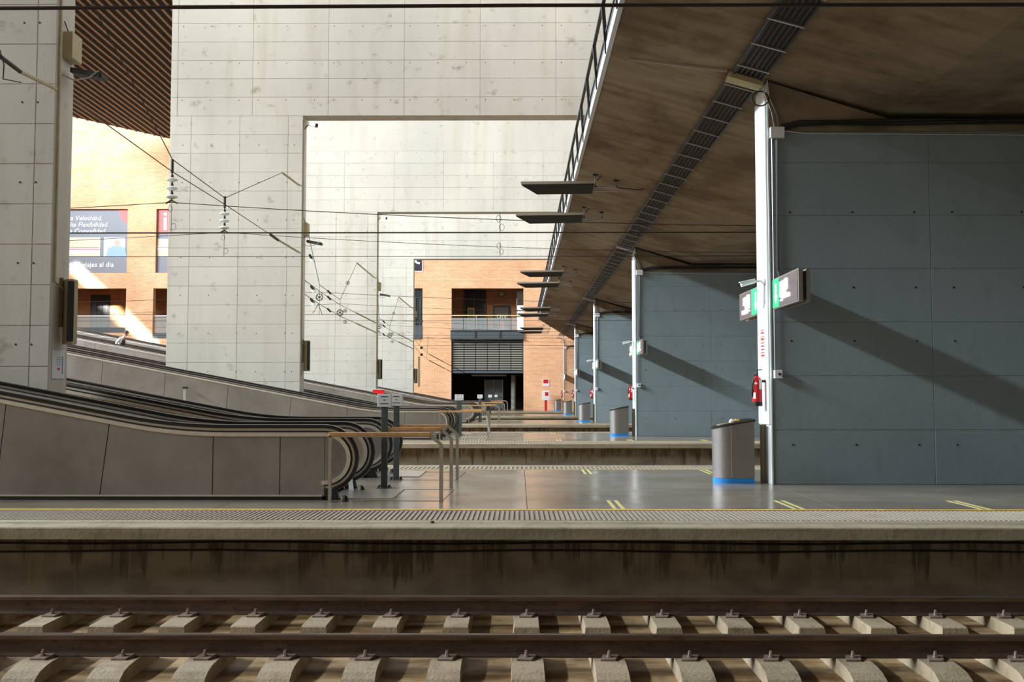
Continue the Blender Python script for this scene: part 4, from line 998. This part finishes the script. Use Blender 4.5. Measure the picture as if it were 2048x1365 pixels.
c = at(829, 522, BY); MB().lathe([(.22, 0), (.22, .02)], (c.x, BY - .08, c.z), 12, Vector((0, -1, 0))).build('emblem', M['white'], o)
# big posters on the left
navy = plain('poster_slate', (.20, .20, .24), .5); prd = plain('poster_red', (.72, .13, .13), .5); pwh = plain('poster_white', (.85, .85, .85), .5)
psk = plain('poster_skin', (.55, .38, .30), .5); pbl = plain('poster_denim', (.28, .42, .58), .5); pgr = plain('poster_field', (.62, .60, .42), .5); ppk = plain('poster_haze', (.62, .66, .70), .5)
def poster(x0, x1, label, first):
    o = thing('wall_poster', label, 'poster', (x1, BY + .3, 13))
    z0, z1 = 12.95, 18.9; y = BY + .30
    MB().box(x0, x1, y, y + .1, z0, z1).build('sheet', navy, o)
    return o, z0, z1, y
o, z0, z1, y = poster(-52, -37.05, 'slate grey advertising poster about speed, flexibility and comfort', True)
n = 14
def X_(px, py=480): return at(px, py, BY + .3).x
def Z_(py, px=200): return at(px, py, BY + .3).z
xr = -37.05
arc_ = [(xr, z1)] + [(xr + 2.4 * 0 - 2.5 + 2.5 * (1 - math.cos(t)), z1 - 3.9 * math.sin(t)) for t in [PI / 2 * i / n for i in range(n + 1)]]
MB().prism([(xr, z1), (xr - .85, z1)] + [(xr - .85 + .85 * (1 - math.cos(t)), z1 - 1.25 * math.sin(t)) for t in [PI / 2 * i / n for i in range(1, n + 1)]], 'y', y - .02, y).build('red_shape', prd, o)
for t_, py in (('Alta Velocidad.', 437), ('Alta Flexibilidad.', 450), ('Alta Comodidad.', 463)):
    w_ = {437: 204, 450: 217, 463: 213}[py]
    text_mesh(t_, .62, 'lettering', pwh, o, xz(X_(w_), y - .02, Z_(py)), .01, .2, 'RIGHT')
text_mesh('Madrid 7 viajes al día', .66, 'lettering', pwh, o, xz(X_(229), y - .02, Z_(530)), .01, 0, 'RIGHT')
za, zb = Z_(475), Z_(513)
MB().box(-52, X_(201), y - .02, y, zb, za).build('photo_field', pgr, o)
MB().box(-52, X_(201), y - .03, y - .02, Z_(508), Z_(496)).build('photo_train', pwh, o)
MB().box(-52, X_(201), y - .04, y - .03, Z_(500), Z_(498.5)).box(-49, X_(199), y - .04, y - .03, Z_(496.5), Z_(495)).build('photo_train_stripe', prd, o)
MB().box(X_(208), X_(251), y - .02, y, zb, za).build('portrait_background', ppk, o)
cx_ = X_(234)
MB().prism([(cx_ - 1.0, zb), (cx_ + .95, zb), (cx_ + .8, zb + .75), (cx_ + .3, zb + 1.0), (cx_ - .3, zb + 1.0), (cx_ - .85, zb + .7)], 'y', y - .03, y - .02).build('portrait_shirt', pbl, o)
MB().lathe([(.27, 0), (.27, .01)], (cx_, y - .03, zb + 1.3), 14, Vector((0, -1, 0))).build('portrait_face', psk, o)
o, z0, z1, y = poster(-34.2, -20.5, 'red and slate advertising poster cut off by the second portal pier', False)
MB().prism([(-34.15, Z_(468)), (-33.0, Z_(468)), (-31.5, Z_(464)), (-28, Z_(440)), (-28, z1), (-34.15, z1)], 'y', y - .02, y).build('red_shape', prd, o)
text_mesh('ir', 2.6, 'lettering', pwh, o, xz(X_(324), y - .03, Z_(444)), .01, 0, 'LEFT')
MB().box(-34.2, -28, y - .03, y - .02, Z_(513), Z_(478)).build('photo_field', pgr, o)
MB().box(-34.2, -28, y - .04, y - .03, Z_(500), Z_(492)).build('photo_train', pwh, o)
MB().box(-34.2, -28, y - .05, y - .04, Z_(496), Z_(494.5)).build('photo_train_stripe', prd, o)
# interiors of the two left openings
for nm, x0, x1, zz in (('left', -48, -36.95, 7.25), ('right', -34.4, -24, 6.7)):
    o = thing('gallery_rail', f'white handrail with glass across the {nm} opening under the posters', 'balustrade', (x1, BY + .3, zz))
    MB().box(x0, x1, BY + .2, BY + .28, 8.78, 8.88).build('top_rail', M['white'], o)
    MB().box(x0, x1, BY + .22, BY + .24, zz + .4, 8.7).build('glass_pane', M['glass'], o)
    MB().box(x0, x1, BY + .2, BY + .3, zz, zz + .5).build('plinth', M['beam'], o)
a = at(182, 590, BY + 4.9); b2 = at(218, 665, BY + 4.9)
o = thing('lift_doors', 'dark lift doors inside the left opening under the posters', 'door', ((a.x + b2.x) / 2, BY + 4.9, 7.2))
MB().box(a.x, b2.x, BY + 4.85, BY + 4.98, 7.2, a.z).build('frame', M['black'], o)
for i in range(3): MB().box(a.x + .15 + i * (b2.x - a.x - .2) / 3, a.x + .05 + (i + 1) * (b2.x - a.x - .2) / 3, BY + 4.8, BY + 4.85, 7.25, a.z - .8).build('leaf', M['rail_grey'], o)
# fire hydrant cabinet on red stand
hx = at(1092, 790, 91.8)
o = thing('hydrant_cabinet', 'white fire hose cabinet on a red stand before the brick wall', 'cabinet', (hx.x, 91.8, 0))
MB().box(hx.x - .36, hx.x + .34, 91.6, 92.0, at(1092, 801, 91.8).z, at(1092, 782, 91.8).z).build('cabinet', M['white'], o, bevel=.02)
MB().box(hx.x - .1, hx.x + .18, 91.57, 91.6, at(1092, 792, 91.8).z, at(1092, 785, 91.8).z).build('red_label', M['red'], o)
MB().box(hx.x - .13, hx.x + .10, 91.7, 91.9, 0, at(1092, 801, 91.8).z).build('stand', M['red'], o)
c = at(1092, 766, BY); o = thing('fire_sign', 'small red and white fire sign above the white hose cabinet', 'sign', tuple(c))
MB().box(c.x - .3, c.x + .3, BY - .04, BY, c.z - .35, c.z + .35).build('plate', M['white'], o)
MB().box(c.x - .25, c.x + .2, BY - .06, BY - .04, c.z - .05, c.z + .3).build('red_symbol', M['red'], o)
# slim pole left on brick wall (downpipe)
MB().box(-9.45, -9.3, BY - .05, BY, 2.2, 5.0).build('slim_panel', M['brown'], wb)

# ------------------------------------------------------------------ person riding the walkway
def person():
    Y = 50.32; px = at(240, 690, Y).x
    zf = hz(px) - 1.08
    o = thing('person', 'person in a white hoodie and dark vest leaning on the moving walkway', 'person', (px, Y, zf))
    skin = plain('skin', (.55, .34, .26), .6); hood = plain('white_hoodie', (.80, .80, .80), .8); jean = plain('blue_jeans', (.03, .05, .11), .8); hair = plain('dark_hair', (.05, .02, .012), .7); vest = plain('dark_vest', (.05, .02, .025), .8)
    def skinned(nm, V, E, R_, m, root=0, sub=2):
        me = bpy.data.meshes.new(nm); me.from_pydata([Vector(v) for v in V], E, []); me.materials.append(m)
        q = bpy.data.objects.new(nm, me); COL.objects.link(q); q.parent = o
        q.modifiers.new('skin', 'SKIN'); 
        for i, r in enumerate(R_):
            sv = me.skin_vertices[0].data[i]; sv.radius = r if isinstance(r, tuple) else (r, r); sv.use_root = (i == root)
        s2 = q.modifiers.new('sub', 'SUBSURF'); s2.levels = s2.render_levels = sub
        for p_ in me.polygons: p_.use_smooth = True
        return q
    # facing +X, leaning forward; local coordinates
    V = [(0, 0, .92), (.03, 0, 1.12), (.09, 0, 1.32), (.13, 0, 1.43), (.20, 0, 1.50), (.25, 0, 1.56),
         (.07, -.18, 1.39), (-.10, -.24, 1.17), (-.02, -.30, .97), (.02, -.36, .95),
         (.07, .18, 1.39), (-.04, .24, 1.15), (.16, .30, 1.0),
         (0, -.09, .86), (.05, -.10, .48), (-.02, -.10, .08), (.12, -.11, .04),
         (0, .09, .86), (-.05, .10, .48), (-.14, .10, .08), (0, .11, .04)]
    E = [(0, 1), (1, 2), (2, 3), (3, 4), (4, 5), (2, 6), (6, 7), (7, 8), (8, 9), (2, 10), (10, 11), (11, 12), (0, 13), (13, 14), (14, 15), (15, 16), (0, 17), (17, 18), (18, 19), (19, 20)]
    R_ = [(.15, .12), (.15, .12), (.17, .13), .08, .058, .055, .075, .058, .045, .04, .075, .058, .04, .095, .07, .05, .04, .095, .07, .05, .04]
    body = skinned('body', V, E, R_, hood)
    # legs get trousers as their own surface
    skinned('jeans', [(0, 0, .94), (0, -.09, .86), (.05, -.10, .48), (-.02, -.10, .1), (0, .09, .86), (-.05, .10, .48), (-.14, .10, .1)], [(0, 1), (1, 2), (2, 3), (0, 4), (4, 5), (5, 6)], [(.16, .13), .105, .08, .062, .105, .08, .062], jean)
    skinned('vest', [(.08, 0, .98), (.12, 0, 1.2), (.17, 0, 1.40)], [(0, 1), (1, 2)], [(.175, .15), (.19, .155), (.13, .13)], vest)
    hd = MB(); n = 14; c = Vector((.31, 0, 1.66)); q = Matrix.Rotation(math.radians(32), 3, 'Y')
    prof = [(.02, -.125), (.05, -.115), (.068, -.08), (.078, -.03), (.088, .02), (.090, .06), (.075, .10), (.04, .125), (.01, .13)]
    vs = []
    for r, h in prof:
        for i in range(n):
            a = 2 * PI * i / n; v = Vector((r * 1.12 * math.cos(a) + (.012 if math.cos(a) > 0 and h < -.02 else 0), r * .88 * math.sin(a), h)); vs.append(c + q @ v)
    fs = [(a * n + i, a * n + (i + 1) % n, (a + 1) * n + (i + 1) % n, (a + 1) * n + i) for a in range(len(prof) - 1) for i in range(n)] + [tuple(range(n))[::-1], tuple(range((len(prof) - 1) * n, len(prof) * n))]
    hd.add(vs, fs)
    def loc(mb, nm, m, par=o, smooth=True):
        me = mb.mesh(nm, m, smooth); z = bpy.data.objects.new(nm, me); COL.objects.link(z); z.parent = par; return z
    h = loc(hd, 'head', skin)
    def hp(v): return c + q @ Vector(v)
    loc(MB().add([hp((.095, -.014, .0)), hp((.095, .014, .0)), hp((.125, 0, -.028)), hp((.095, 0, .03))], [(0, 2, 3), (1, 3, 2), (0, 1, 2), (0, 3, 1)]), 'nose', skin, h)
    for sy in (-1, 1):
        loc(MB().lathe([(.012, 0), (.006, .006)], hp((.088, sy * .032, .018)), 8, q @ Vector((1, 0, 0))), 'eye', M['black'], h)
        loc(MB().lathe([(.025, 0), (.018, .012)], hp((-.005, sy * .078, 0)), 8, q @ Vector((0, sy, 0))), 'ear', skin, h)
    loc(MB().sweep([hp((.09, -.025, -.055)), hp((.098, 0, -.058)), hp((.09, .025, -.055))], [(-.005, -.004), (.005, -.004), (.005, .004), (-.005, .004)]), 'mouth', plain('lips', (.4, .15, .13), .5), h)
    hr = MB(); vs = []
    pr2 = [(.085, -.05), (.098, .0), (.102, .05), (.09, .10), (.055, .14), (.01, .15)]
    for r, hh in pr2:
        for i in range(n):
            a = 2 * PI * i / n; cc = math.cos(a); rr = r * (1.12 if cc < .35 or hh > .055 else .80); vs.append(hp((rr * cc - .012, r * .92 * math.sin(a), hh)))
    hr.add(vs, [(a * n + i, a * n + (i + 1) % n, (a + 1) * n + (i + 1) % n, (a + 1) * n + i) for a in range(len(pr2) - 1) for i in range(n)] + [tuple(range((len(pr2) - 1) * n, len(pr2) * n))])
    loc(hr, 'hair', hair, h)
    # hands with five fingers each
    for hx_, hy, hz_ in ((.03, -.37, .955), (.19, .31, .985)):
        V = [(hx_ - .02, hy, hz_ + .03), (hx_ + .03, hy, hz_ + .015), (hx_ + .07, hy, hz_)]; E = [(0, 1), (1, 2)]; R2 = [(.03, .022), (.042, .018), (.04, .014)]
        for f_ in range(4):
            dy = -.03 + .02 * f_; ln = (.06, .072, .068, .052)[f_]; b0 = len(V)
            V += [(hx_ + .07, hy + dy, hz_), (hx_ + .07 + ln * .55, hy + dy, hz_ - .006), (hx_ + .07 + ln, hy + dy, hz_ - .03)]; E += [(2, b0), (b0, b0 + 1), (b0 + 1, b0 + 2)]; R2 += [.010, .009, .008]
        b0 = len(V); V += [(hx_ + .02, hy - .045, hz_), (hx_ + .06, hy - .06, hz_ - .02)]; E += [(1, b0), (b0, b0 + 1)]; R2 += [.012, .009]
        skinned('hand', V, E, R2, skin, 0, 1)
person()
bpy.context.view_layer.update()
# aim the assumed slot light at the brick wall streak
pa, pb = at(150, 535, BY), at(305, 690, BY)
mid = (pa + pb) / 2; dirv = (pb - pa).normalized()
src = mid + Vector((4, -24, 6)); to = (mid - src).normalized()
zax = -to; yax = (dirv - zax * dirv.dot(zax)).normalized(); xax = yax.cross(zax)
ao.matrix_world = Matrix(((xax.x, yax.x, zax.x, src.x), (xax.y, yax.y, zax.y, src.y), (xax.z, yax.z, zax.z, src.z), (0, 0, 0, 1)))
